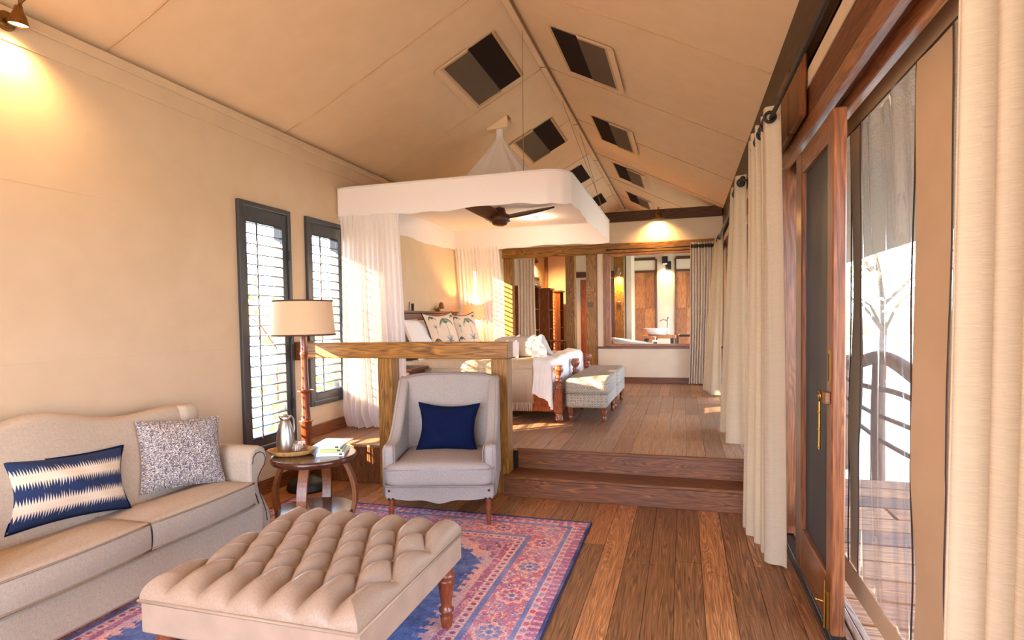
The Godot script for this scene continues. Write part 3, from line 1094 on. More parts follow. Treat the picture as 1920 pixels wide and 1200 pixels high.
# ---------------------------------------------------------------- right side: doors, blind, curtains, deck
func build_doors() -> void:
	# fixed frame of the sliding door
	var d := thing("door_1", "red hardwood sliding door frame and track on the right", "", Vector3(0.66, 0, -1.4), 0.0, "", "structure")
	var g := gw(d.position)
	g.box(Vector3(0.615, 2.375, -4.2), Vector3(0.66, 2.458, 1.5), 0.006)
	put("head_rail", g, M.red_z, d)
	g = gw(d.position)
	g.box(Vector3(0.655, 2.40, -4.2), Vector3(0.70, 2.455, 1.5), 0.003)
	put("groove", g, M.lintel_z, d)
	g = gw(d.position)
	g.box(Vector3(0.695, 2.34, -4.2), Vector3(0.735, 2.45, 1.5), 0.005)
	put("outer_rail", g, M.red_z, d)
	g = gw(d.position)
	g.box(Vector3(0.615, 0.0, -4.2), Vector3(0.735, 2.46, -4.12), 0.004)
	put("jamb", g, M.red_y, d)
	g = gw(d.position)
	g.box(Vector3(0.615, 0.0, 1.42), Vector3(0.735, 2.46, 1.5), 0.004)
	put("jamb", g, M.red_y, d)
	g = gw(d.position)
	g.box(Vector3(0.597, -0.03, -4.2), Vector3(0.62, 0.012, 1.5), 0.003)
	g.box(Vector3(0.62, -0.03, -4.2), Vector3(0.685, -0.004, 1.5))
	put("track", g, M.track, d)
	for k in 3:
		g = gw(d.position)
		g.box(Vector3(0.685 + k * 0.035, -0.03, -4.2), Vector3(0.716 + k * 0.035, 0.004 + 0.004 * (k % 2), 1.5), 0.003)
		put("sill_board", g, M.sill, d)
	# the sliding leaf, pushed half open
	var l := thing("sliding_door", "red hardwood sliding door leaf with dark insect screen", "door", Vector3(0.647, 0.01, -3.2))
	g = gw(l.position)
	g.box(Vector3(0.62, 0.012, -2.905), Vector3(0.676, 2.335, -2.81), 0.006)
	put("stile", g, M.red_y, l)
	g = gw(l.position)
	g.box(Vector3(0.62, 0.012, -3.66), Vector3(0.676, 2.335, -3.50), 0.006)
	put("stile", g, M.red_y, l)
	g = gw(l.position)
	g.box(Vector3(0.622, 0.014, -3.50), Vector3(0.674, 0.25, -2.905), 0.006)
	put("rail", g, M.red_z, l)
	g = gw(l.position)
	g.box(Vector3(0.622, 2.215, -3.50), Vector3(0.674, 2.333, -2.905), 0.006)
	put("rail", g, M.red_z, l)
	g = gw(l.position)
	g.box(Vector3(0.645, 0.25, -3.50), Vector3(0.652, 2.215, -2.905))
	put("insect_screen", g, M.screen, l)
	g = gw(l.position)
	g.box(Vector3(0.614, 1.13, -2.852), Vector3(0.621, 1.29, -2.828), 0.003)
	var lp := put("lock_plate", g, M.brass, l)
	g = gw(l.position)
	g.box(Vector3(0.612, 1.15, -2.843), Vector3(0.6155, 1.27, -2.837))
	put("slot", g, M.iron, lp)
	g = gw(l.position)
	g.box(Vector3(0.596, 1.045, -2.885), Vector3(0.621, 1.10, -2.83), 0.004)
	put("latch_block", g, M.red_z, l)
	g = gw(l.position)
	var ring := []
	for i in 12:
		ring.push_back(Vector3(0.592, 1.075 + 0.02 * sin(TAU * i / 12), -2.91 + 0.02 * cos(TAU * i / 12)))
	g.tube(ring, 0.005, 6, true)
	var rr := put("latch_ring", g, M.brass, l)
	g = gw(l.position)
	g.tube([Vector3(0.59, 1.05, -2.905), Vector3(0.59, 0.83, -2.905)], 0.006, 8)
	for k in 3:
		g.soft(Vector3(0.59, 1.0 - k * 0.08, -2.905), Vector3(0.009, 0.006, 0.009), 1, 1, 8, 6)
	put("latch_rod", g, M.brass, l)
	g = gw(l.position)
	g.box(Vector3(0.608, 0.03, -2.868), Vector3(0.621, 0.20, -2.835), 0.003)
	g.tube([Vector3(0.603, 0.03, -2.85), Vector3(0.603, 0.25, -2.85)], 0.006, 8)
	g.tube([Vector3(0.603, 0.15, -2.85), Vector3(0.575, 0.152, -2.862)], 0.0045, 6)
	g.soft(Vector3(0.572, 0.152, -2.863), Vector3(0.008, 0.008, 0.008), 1, 1, 8, 6)
	put("floor_bolt", g, M.brass, l)
	# glazed doors along the bedroom, seen past the curtains
	var b := thing("door_2", "red framed glass doors behind the bedroom curtains", "", Vector3(0.66, PL, -7.0), 0.0, "", "structure")
	g = gw(b.position)
	g.box(Vector3(0.62, 2.36, -9.3), Vector3(0.70, 2.458, -4.75), 0.005)
	g.box(Vector3(0.62, PL - 0.03, -9.3), Vector3(0.70, PL + 0.05, -4.75), 0.005)
	put("frame", g, M.red_z, b)
	for k in 6:
		var z := -4.75 - 0.91 * k
		g = gw(b.position)
		g.box(Vector3(0.622, PL + 0.05, z - 0.05), Vector3(0.698, 2.36, z + 0.05), 0.005)
		put("stile", g, M.red_y, b)
		if k < 5:
			g = gw(b.position)
			g.box(Vector3(0.658, PL + 0.05, z - 0.86), Vector3(0.662, 2.36, z - 0.05))
			put("pane", g, M.pane, b)
	# timber brackets that carry the curtain rod
	for k: Array in [[-4.03, -3.66, 2.84], [-3.62, -3.30, 2.78]]:
		g = G.new()
		g.box(Vector3(0.575, 2.46, k[0]), Vector3(0.61, k[2], k[1]), 0.008)
		tag(put("bracket_block", g, M.block_y), "upright red-brown timber block behind the first curtain's rod, %s" % ("farther of the pair" if k[0] < -3.8 else "nearer of the pair"), "block", "timber blocks behind the curtain rod")

# a sheet of canvas strip between two wavy edges in the plane x = const
func strip(g: G, xp: float, za: Callable, zb: Callable, y0: float, y1: float) -> void:
	g.grid(6, 60, func(a: float, b: float) -> Vector3:
		var y := lerpf(y1, y0, b)
		var p: float = za.call(y)
		var q: float = zb.call(y)
		return Vector3(xp + 0.006 * sin(y * 5.0 + a * 2.0), y, lerpf(p, q, a)))

func build_blind() -> void:
	var X := 0.80
	var w := thing("canvas_blind", "tan roll-down canvas door blind with clear plastic windows", "blind", Vector3(X, 0.05, -1.5))
	var wave := func(k: float, amp: float) -> Callable:
		return func(y: float) -> float:
			return k + amp * (sin(y * 3.1 + k * 5.0) + 0.55 * sin(y * 9.0 + k * 9.0) * (1.0 if y < 0.9 else 0.35))
	var flat := func(k: float) -> Callable:
		return func(_y: float) -> float:
			return k
	# strips: [far z, near z]
	var strips := [[-4.35, -4.10], [-3.24, -3.07], [-2.42, -2.12], [-1.28, -1.08], [-0.28, -0.08], [0.72, 0.92]]
	var yb := 0.19
	var yt := 2.335
	for i in strips.size():
		var q: Array = strips[i]
		var ea: Callable = wave.call(q[0], 0.016)
		var eb: Callable = wave.call(q[1], 0.014)
		var g := gw(w.position)
		strip(g, X, ea, eb, yb, yt)
		put("canvas_strip", g, M.blind, w)
		for e: Callable in [ea, eb]:
			g = gw(w.position)
			var pts := []
			for k in 50:
				var y := lerpf(yb, yt, k / 49.0)
				pts.push_back(Vector3(X - 0.004, y, e.call(y)))
			g.tube(pts, 0.0032, 5)
			put("bound_edge", g, M.blind_edge, w)
		if i < strips.size() - 1:
			var nx: Array = strips[i + 1]
			var ec: Callable = wave.call(nx[0], 0.016)
			g = gw(w.position)
			g.grid(24, 60, func(a: float, b: float) -> Vector3:
				var y := lerpf(yt, yb, b)
				var p: float = eb.call(y)
				var r: float = ec.call(y)
				var zz := lerpf(p, r, a)
				return Vector3(X + 0.002 + 0.010 * sin(zz * 17.0 + 1.3 * sin(y * 2.3)) * sin(PI * a) + 0.004 * sin(zz * 43.0 + y * 5.0), y, zz))
			put("clear_window", g, M.pvc, w)
	var g := gw(w.position)
	strip(g, X, flat.call(-4.35), flat.call(1.6), yt, 2.72)
	put("top_panel", g, M.blind, w)
	g = gw(w.position)
	g.grid(60, 6, func(a: float, b: float) -> Vector3:
		var z := lerpf(-4.35, 1.6, a)
		return Vector3(X + 0.01 * sin(z * 6.0) * b, lerpf(yb, 0.065 + 0.008 * sin(z * 9.0), b), z))
	put("bottom_panel", g, M.blind, w)
	g = gw(w.position)
	g.tube([Vector3(X - 0.003, yt, -4.3), Vector3(X - 0.003, yt, 1.5)], 0.004, 5)
	put("bound_edge", g, M.blind_edge, w)

# cloth hung in folds from a -> b along the top, ta -> tb along the hem
func curtain(called: String, label: String, top_a: Vector3, top_b: Vector3, hem_a: Vector3, hem_b: Vector3, folds: float, amp0: float, amp1: float, m: Material, rings := true, group := "", sd := 1.0) -> Node3D:
	var w := thing(called, label, "curtain", (hem_a + hem_b) / 2, 0.0, group)
	var g := gw(w.position)
	var dir := (top_b - top_a).normalized()
	var side := Vector3.UP.cross(dir).normalized()
	var shape := func(a: float, b: float) -> Vector3:
		var p := top_a.lerp(top_b, a)
		var q := hem_a.lerp(hem_b, a)
		var c := p.lerp(q, b)
		var ph := TAU * folds * a - PI / 2 + 0.35 * sin(a * 9.0) * b
		var am := lerpf(amp0, amp1, b) * (0.85 + 0.3 * sin(a * 23.0 + sd * 3.0))
		c += side * (am * sin(ph) + am * 0.18 * sin(ph * 2.0 + b * 3.0 + sd))
		c += dir * (-0.9 * (top_b - top_a).length() / (4.0 * PI * folds) * sin(ph * 2.0) + 0.008 * sin(b * 5.0 + a * 4.0 + sd))
		return c
	g.grid(int(folds * 22), 40, shape, false, false, false, Vector2(folds, 2))
	put("fabric", g, m, w)
	# the hem's fold and the side hem give the edge its thickness
	g = gw(w.position)
	var e0 := []
	for k in 41:
		e0.push_back(shape.call(0.0, k / 40.0))
	g.tube(e0, 0.0035, 5)
	put("side_hem", g, m, w)
	if rings:
		for k in int(folds * 2) + 1:
			var a := (k * 0.5 + 0.25) / folds
			if a > 1.0:
				break
			var c: Vector3 = top_a.lerp(top_b, a) - Vector3(0, 0.062, 0)
			var gr := gw(w.position)
			var ps := []
			for i in 16:
				ps.push_back(c + side * 0.026 * cos(TAU * i / 16) + Vector3.UP * 0.026 * sin(TAU * i / 16) + dir * -0.008)
			gr.tube(ps, 0.009, 6, true)
			put("eyelet", gr, M.iron, w)
	return w

func build_curtains() -> void:
	var V := func(x: float, y: float, z: float) -> Vector3: return Vector3(x, y, z)
	curtain("curtain", "cream curtain reaching the lounge floor in front of the sliding door", V.call(0.452, 2.575, -3.40), V.call(0.452, 2.575, -4.12), V.call(0.495, 0.02, -3.50), V.call(0.46, 0.02, -4.12), 4.5, 0.045, 0.068, M.curtain, true, "", 1.0)
	curtain("curtain", "cream curtain hanging onto the raised floor just beyond the step", V.call(0.44, 2.555, -4.92), V.call(0.44, 2.555, -5.75), V.call(0.44, 0.365, -5.10), V.call(0.40, 0.365, -5.95), 5.5, 0.04, 0.075, M.curtain, true, "", 2.0)
	curtain("curtain", "white-lit curtain near the back right corner, flaring at its hem", V.call(0.475, 2.56, -8.30), V.call(0.475, 2.56, -9.0), V.call(0.40, 0.365, -8.20), V.call(0.36, 0.365, -9.05), 4.5, 0.035, 0.085, M.curtain, true, "", 3.0)
	curtain("curtain", "grey-beige gathered curtain on the partition beside the bathroom window", V.call(0.12, 2.60, -9.6), V.call(0.46, 2.60, -9.6), V.call(0.075, 0.365, -9.58), V.call(0.42, 0.365, -9.58), 8.5, 0.022, 0.036, M.curtain_grey, true, "", 4.0)
	curtain("curtain", "large cream slubbed curtain at the right edge, closest to camera", V.call(0.508, 2.575, -1.205), V.call(0.50, 2.575, 0.1), V.call(0.508, 0.02, -1.205), V.call(0.50, 0.02, 0.1), 15.0, 0.045, 0.052, M.curtain, true, "", 5.0)
	curtain("curtain", "beige curtain in the dressing room doorway beside its cabinets", V.call(-2.84, 2.50, -9.95), V.call(-2.55, 2.50, -10.1), V.call(-2.84, 0.36, -9.95), V.call(-2.55, 0.36, -10.1), 5.5, 0.02, 0.035, M.curtain_grey, false, "", 6.0)
	for k: Array in [[Vector3(0.452, 2.513, -4.3), Vector3(0.50, 2.513, 0.6), "black curtain rod above the sliding door"], [Vector3(0.44, 2.493, -4.80), Vector3(0.475, 2.498, -9.3), "black curtain rod along the bedroom's glass doors"], [Vector3(-1.20, 2.545, -9.6), Vector3(0.5, 2.538, -9.6), "thin black curtain rod along the beam over the bathroom window"]]:
		var at: Vector3 = (k[0] + k[1]) / 2
		var w := thing("curtain_rod", k[2], "curtain rod", at)
		var g := gw(at)
		g.tube([k[0], k[1]], 0.012 if k[0].x > 0 else 0.009, 10)
		put("rod", g, M.iron, w)
		for e: Vector3 in [k[0], k[1]]:
			g = gw(at)
			g.soft(e, Vector3(0.02, 0.02, 0.02), 1, 1, 12, 8)
			put("finial", g, M.iron, w)
			g = gw(at)
			var inn := e.lerp(at, 0.03)
			if k[0].x > 0:
				g.tube([inn, Vector3(0.62, inn.y, inn.z)], 0.008, 6)
			else:
				g.tube([inn, Vector3(inn.x, inn.y, ZB + 0.02)], 0.008, 6)
			put("bracket", g, M.iron, w)

func leaf_mesh() -> ArrayMesh:
	var g := G.new()
	g.grid(2, 4, func(a: float, b: float) -> Vector3:
		return Vector3((a - 0.5) * 0.6 * sin(PI * clampf(b, 0.02, 0.99)), 0.10 * absf(a - 0.5), b))
	return g.mesh()

# a shrub or crown: trunk, branches, and leaves as one uncountable part
func tree(called: String, label: String, category: String, at: Vector3, tall: float, wide: float, cnt: int, leaf: float, m: Material, sd: int, trunk := 0.08, low := 0.35) -> void:
	var r := RandomNumberGenerator.new()
	r.seed = sd
	var w := thing(called, label, category, at)
	var g := G.new()
	var pts := []
	var rad := []
	for i in 7:
		var t := i / 6.0
		pts.push_back(Vector3(0.12 * wide * sin(t * 3.0 + sd), tall * 0.75 * t, 0.1 * wide * sin(t * 2.0 + sd * 2)))
		rad.push_back(trunk * (1.0 - 0.7 * t))
	g.tube(pts, rad, 10)
	put("trunk", g, M.bark, w)
	g = G.new()
	var tips := []
	for i in 10:
		var t := r.randf_range(low, 0.95)
		var p: Vector3 = pts[int(t * 6)]
		var a := r.randf() * TAU
		var q := p + Vector3(cos(a) * wide * r.randf_range(0.4, 0.9), tall * r.randf_range(0.08, 0.25), sin(a) * wide * r.randf_range(0.4, 0.9))
		g.tube([p, p.lerp(q, 0.5) + Vector3(0, 0.04 * tall, 0), q], [trunk * 0.45, trunk * 0.3, trunk * 0.12], 6)
		tips.push_back(q)
	put("branch", g, M.bark, w)
	var mm := MultiMesh.new()
	mm.transform_format = MultiMesh.TRANSFORM_3D
	mm.mesh = leaf_mesh()
	mm.instance_count = cnt
	for i in cnt:
		var c: Vector3 = tips[r.randi() % tips.size()]
		var d := Vector3(r.randfn(), r.randfn(), r.randfn()) * Vector3(wide * 0.28, tall * 0.11, wide * 0.28)
		var bs := Basis.from_euler(Vector3(r.randf() * TAU, r.randf() * TAU, r.randf() * TAU)).scaled(Vector3.ONE * leaf * r.randf_range(0.6, 1.3))
		mm.set_instance_transform(i, Transform3D(bs, c + d))
	var o := MultiMeshInstance3D.new()
	o.name = "leaves"
	o.multimesh = mm
	o.material_override = m
	w.add_child(o, true)
	o.set_meta("kind", "stuff")

func build_outside() -> void:
	var g := G.new()
	g.box(Vector3(-40, -0.9, -60), Vector3(40, -0.6, 40))
	structure("ground", "pale dry earth and grass outside the tent", g, M.earth)
	var dk := thing("deck", "weathered timber deck outside the canvas blind", "deck", Vector3(1.6, -0.05, -2.0), 0.0, "", "structure")
	boards(dk, "plank", M.deck, 0.79, 2.5, -5.75, 2.6, -0.03, false, 0.27, 2.2, 0.03, 0.013, 9)
	for c in dk.get_children():
		c.position -= dk.position
	g = gw(dk.position)
	g.box(Vector3(0.8, -0.25, -5.75), Vector3(2.5, -0.07, -5.68))
	g.box(Vector3(2.42, -0.25, -5.75), Vector3(2.5, -0.07, 2.6))
	put("joist", g, M.pole, dk)
	# rustic rail of bent poles
	var rl := thing("deck_rail", "rustic rail of bent poles round the timber deck", "railing", Vector3(2.02, -0.03, -6.0))
	for z: float in [-5.7, -7.1, -8.5]:
		g = gw(rl.position)
		g.tube([Vector3(2.02, -0.6, z), Vector3(2.01, 0.45, z + 0.02), Vector3(2.03, 0.9, z - 0.01)], [0.075, 0.07, 0.07], 10)
		put("post", g, M.pole, rl)
	for y: Array in [[0.88, 0.075, 0.09], [0.62, 0.03, 0.03], [0.35, 0.025, 0.02], [0.1, 0.025, 0.02]]:
		g = gw(rl.position)
		var pts := []
		for i in 28:
			var z := lerpf(-9.5, -5.6, i / 27.0)
			pts.push_back(Vector3(2.02, y[0] + y[2] * sin(z * 2.1 + y[0] * 4.0), z))
		g.tube(pts, y[1], 8)
		put("rail", g, M.pole, rl)
	# veranda pole under the roof's edge
	var pp := thing("veranda_pole", "slim bark-covered pole carrying the overhanging roof by the deck", "pole", Vector3(2.25, -0.03, -6.4))
	g = G.new()
	g.tube([Vector3(0, -0.6, 0), Vector3(0.02, 1.2, 0), Vector3(0.0, 2.56, 0)], [0.08, 0.07, 0.06], 12)
	put("pole", g, M.bark, pp)
	for k: Array in [[6.5, -14.0, 5.5, 2.0, 11], [9.0, -7.0, 4.6, 1.8, 12], [5.2, -19.0, 6.0, 2.2, 13]]:
		tree("tree", ["pale thorn tree beyond the deck, farthest left through the blind", "pale thorn tree beyond the deck rail, right of the others", "tall thorn tree behind the nearer trees beyond the deck"][k[4] - 11], "tree", Vector3(k[0], -0.6, k[1]), k[2], k[3], 700, 0.16, M.leaf_dry, k[4], 0.12)
	for k: Array in [[-5.3, -4.5, 2.2, 0.9, 21, "leafy shrub outside the tall shuttered window"], [-5.6, -7.2, 2.6, 1.0, 22, "leafy shrub outside the window beside the bed net"], [-7.5, -3.2, 2.6, 1.2, 23, "larger shrub farther out beyond the tall shuttered window"], [-8.5, -6.0, 3.2, 1.4, 24, "dry shrub farther out beyond the shorter shuttered window"]]:
		tree("shrub", k[5], "shrub", Vector3(k[0], -0.6, k[1]), k[2], k[3], 600, 0.12, M.leaf if k[4] < 23 else M.leaf_dry, k[4], 0.04, 0.1)
	# the veranda rafter seen through the shorter window
	g = G.new()
	g.box(Vector3(-4.5, 2.62, -7.3), Vector3(-4.3, 2.80, -3.0), 0.01)
	tag(put("eave_rafter", g, M.pine_z), "sunlit eave pole outside the shorter shuttered window", "rafter")

# ---------------------------------------------------------------- lounge
# a cushion lying in its own x-y plane: two crowned sheets, pulled-in edges, piping
func pillow(parent: Node, m: Material, w: float, h: float, th: float, pull := 0.07, pipe: Material = null, sd := 1.0, pr := 0.006, basis := Transform3D.IDENTITY) -> void:
	var edge := func(u: float, v: float) -> Vector2:
		return Vector2(u * w / 2 * (1.0 - pull * (1.0 - v * v) * absf(u)), v * h / 2 * (1.0 - pull * (1.0 - u * u) * absf(v)))
	var fun := func(a: float, b: float, s: float) -> Vector3:
		var u := a * 2.0 - 1.0
		var v := b * 2.0 - 1.0
		var e: Vector2 = edge.call(u, v)
		var z := th / 2 * pow(maxf(0.0, (1.0 - pow(absf(u), 2.6)) * (1.0 - pow(absf(v), 2.6))), 0.55)
		z *= 1.0 + 0.10 * sin(u * 4.0 + sd * 2.0) * sin(v * 3.0 + sd) + 0.05 * sin(u * 9.0 + v * 7.0 + sd)
		return Vector3(e.x, e.y, s * z)
	var g := G.new()
	g.x = basis
	g.grid(34, 26, func(a: float, b: float) -> Vector3: return fun.call(a, 1.0 - b, 1.0))
	g.grid(34, 26, func(a: float, b: float) -> Vector3: return fun.call(a, 1.0 - b, -1.0), false, false, true)
	put("cover", g, m, parent)
	if pipe:
		var pts := []
		for k in 4:
			for i in 16:
				var t := -1.0 + 2.0 * i / 16.0
				var e: Vector2 = edge.call(t, 1.0) if k == 0 else edge.call(1.0, -t) if k == 1 else edge.call(-t, -1.0) if k == 2 else edge.call(-1.0, t)
				pts.push_back(Vector3(e.x, e.y, 0))
		g = G.new()
		g.x = basis
		g.tube(pts, pr, 6, true)
		put("piping", g, pipe, parent)

# stands a cushion on its lower edge: foot point, the way it faces (angle about y), lean back, roll in its plane
func stand(w: Node3D, foot: Vector3, yaw: float, lean: float, roll := 0.0, half := 0.2) -> void:
	w.transform = Transform3D(Basis(Vector3.UP, yaw) * Basis(Vector3.RIGHT, -lean) * Basis(Vector3.BACK, roll), foot) * Transform3D(Basis.IDENTITY, Vector3(0, half, 0))

func build_sofa() -> void:
	var w := thing("sofa", "beige linen camelback sofa with rolled arm against the cream wall", "sofa", Vector3(-3.0, 0, -2.3))
	var z0 := -3.06
	var z1 := -1.54
	var g := gw(w.position)
	g.box(Vector3(-3.28, 0.045, z0 - 0.1), Vector3(-2.675, 0.265, z1 + 0.1), 0.02)
	put("base", g, M.sofa, w)
	g = gw(w.position)
	g.tube([Vector3(-2.673, 0.265, z0), Vector3(-2.673, 0.265, z1)], 0.007, 6)
	put("piping", g, M.piping, w)
	for k: Array in [[z0 + 0.002, -2.308], [-2.298, z1 - 0.002]]:
		g = gw(w.position)
		var za: float = k[0]
		var zb: float = k[1]
		# box cushion: crowned top, bowed front
		g.grid(44, 30, func(a: float, b: float) -> Vector3:
			# b runs front bottom -> front top -> back over the top
			var x := 0.0
			var y := 0.0
			var u := a * 2.0 - 1.0
			var bow := 0.02 * (1.0 - u * u)
			if b < 0.3:
				var t := b / 0.3
				x = -2.662 + bow + 0.008 * sin(PI * t)
				y = lerpf(0.272, 0.412, t)
			else:
				var t := (b - 0.3) / 0.7
				x = lerpf(-2.662 + bow, -3.12, t)
				y = 0.412 + 0.035 * sin(PI * minf(t * 1.3 + 0.02, 1.0)) * (1.0 - pow(absf(u), 4.0)) + 0.006 * sin(PI * minf(1.0, t * 9.0))
				if zb > -2.0:
					y += 0.004 * sin(t * 26.0 + u * 5.0) * (1.0 - absf(u)) * sin(PI * t)
			return Vector3(x, y, lerpf(za, zb, a)), false, false, true)
		for e: float in [za, zb]:
			var sgn := -1.0 if e == za else 1.0
			g.quad(Vector3(-2.662, 0.272, e), Vector3(-2.662, 0.412, e), Vector3(-3.12, 0.412, e), Vector3(-3.12, 0.272, e), Vector3(0, 0, sgn))
		var c := put("seat_cushion", g, M.sofa, w)
		for y: float in [0.275, 0.412]:
			g = gw(w.position)
			var pts := []
			pts.push_back(Vector3(-3.1, y, za))
			for i in 13:
				var u := -1.0 + i / 6.0
				pts.push_back(Vector3(-2.660 + 0.02 * (1.0 - u * u), y, lerpf(za, zb, i / 12.0)))
			pts.push_back(Vector3(-3.1, y, zb))
			g.tube(pts, 0.0055, 6)
			put("piping", g, M.piping, c)
	# camel back: height along z, section rolled over the top
	var top := func(z: float) -> float:
		var d := absf(z + 2.13)
		return 0.898 + 0.102 * exp(-pow(d / 0.30, 2.0)) + 0.02 * exp(-pow((z + 2.9) / 0.18, 2.0)) + 0.02 * exp(-pow((z + 1.36) / 0.18, 2.0))
	g = gw(w.position)
	g.grid(60, 26, func(a: float, b: float) -> Vector3:
		var z := lerpf(z0 + 0.03, z1 - 0.03, a)
		var h: float = top.call(z)
		if b < 0.5:
			var t := b / 0.5
			return Vector3(lerpf(-3.03, -3.15, t) + 0.02 * sin(PI * t), lerpf(0.36, h - 0.05, t), z)
		elif b < 0.85:
			var t := (b - 0.5) / 0.35
			return Vector3(-3.215 + 0.065 * cos(PI * t), h - 0.05 + 0.05 * sin(PI * t), z)
		var t := (b - 0.85) / 0.15
		return Vector3(lerpf(-3.28, -3.30, t), lerpf(h - 0.05, 0.1, t), z), false, false, true)
	put("backrest", g, M.sofa, w)
	# the back's rolled end next to the arm
	for s: Array in [[z0 + 0.05, -1.0], [z1 - 0.05, 1.0]]:
		g = gw(w.position)
		var zz: float = s[0]
		var h: float = top.call(zz)
		g.soft(Vector3(-3.20, 0.66, zz + s[1] * 0.02), Vector3(0.10, h - 0.66 + 0.004, 0.07), 0.35, 0.5, 28, 16)
		put("back_roll", g, M.sofa, w)
	# scroll arms, nailed round the front
	var out := [[0.0, 0.06], [0.0, 0.54], [0.012, 0.60], [0.05, 0.632], [0.10, 0.636], [0.15, 0.61], [0.172, 0.56], [0.158, 0.505], [0.115, 0.465], [0.086, 0.43], [0.084, 0.38], [0.105, 0.32], [0.145, 0.255], [0.18, 0.19], [0.195, 0.12], [0.195, 0.06]]
	for s: Array in [[z0 + 0.005, -1.0], [z1 - 0.005, 1.0]]:
		var poly := []
		for i in out.size():
			var o: Array = out[i]
			var prev: Array = out[maxi(i - 1, 0)]
			if i > 0:
				poly.push_back(Vector2((o[0] + prev[0]) / 2, (o[1] + prev[1]) / 2))
			poly.push_back(Vector2(o[0], o[1]))
		g = gw(w.position)
		g.extr(poly, -3.24, -2.69, 0.018, Vector3(0, 0, s[1]), Vector3.UP, Vector3.RIGHT, Vector3(0, 0, s[0]))
		var arm := put("arm", g, M.sofa, w)
		g = gw(w.position)
		var pts := []
		for o: Array in out.slice(1, 15):
			var cen := Vector2(0.085, 0.5) if o[1] > 0.43 else Vector2(0.04, o[1])
			var p := Vector2(o[0], o[1]).lerp(cen, 0.30 if o[1] > 0.43 else 0.32)
			pts.push_back(Vector3(-2.688, p.y, s[0] + s[1] * p.x))
		g.tube(pts, 0.0028, 6)
		g.tube([Vector3(-2.688, 0.36, s[0] + s[1] * 0.03), Vector3(-2.688, 0.30, s[0] + s[1] * 0.055), Vector3(-2.688, 0.22, s[0] + s[1] * 0.085), Vector3(-2.688, 0.08, s[0] + s[1] * 0.1)], 0.0035, 6)
		put("nail_trim", g, M.nail, arm)
	for x: float in [-3.2, -2.76]:
		for z: float in [z0 - 0.08, z1 + 0.08]:
			g = gw(w.position)
			g.lathe([Vector2(0.0, 0.0135 if x > -3.0 else 0.001), Vector2(0.018, 0.0135 if x > -3.0 else 0.001), Vector2(0.026, 0.05)], 12, Vector3(x, 0, z))
			put("leg", g, M.turned, w)
	# scatter cushions
	var c := thing("cushion", "navy oblong cushion with cream zigzag stripes on the sofa", "cushion")
	pillow(c, M.ikat, 0.60, 0.35, 0.17, 0.13, M.navy_pipe, 1.0, 0.007)
	stand(c, Vector3(-3.02, 0.455, -2.17), deg_to_rad(86), deg_to_rad(14), deg_to_rad(-5.0), 0.165)
	c = thing("cushion", "square grey tweed cushion leaning in the corner of the sofa", "cushion")
	pillow(c, M.tweed, 0.48, 0.43, 0.15, 0.08, M.tweed, 2.0, 0.004)
	stand(c, Vector3(-2.93, 0.455, -2.78), deg_to_rad(68), deg_to_rad(18), deg_to_rad(-4.0), 0.205)

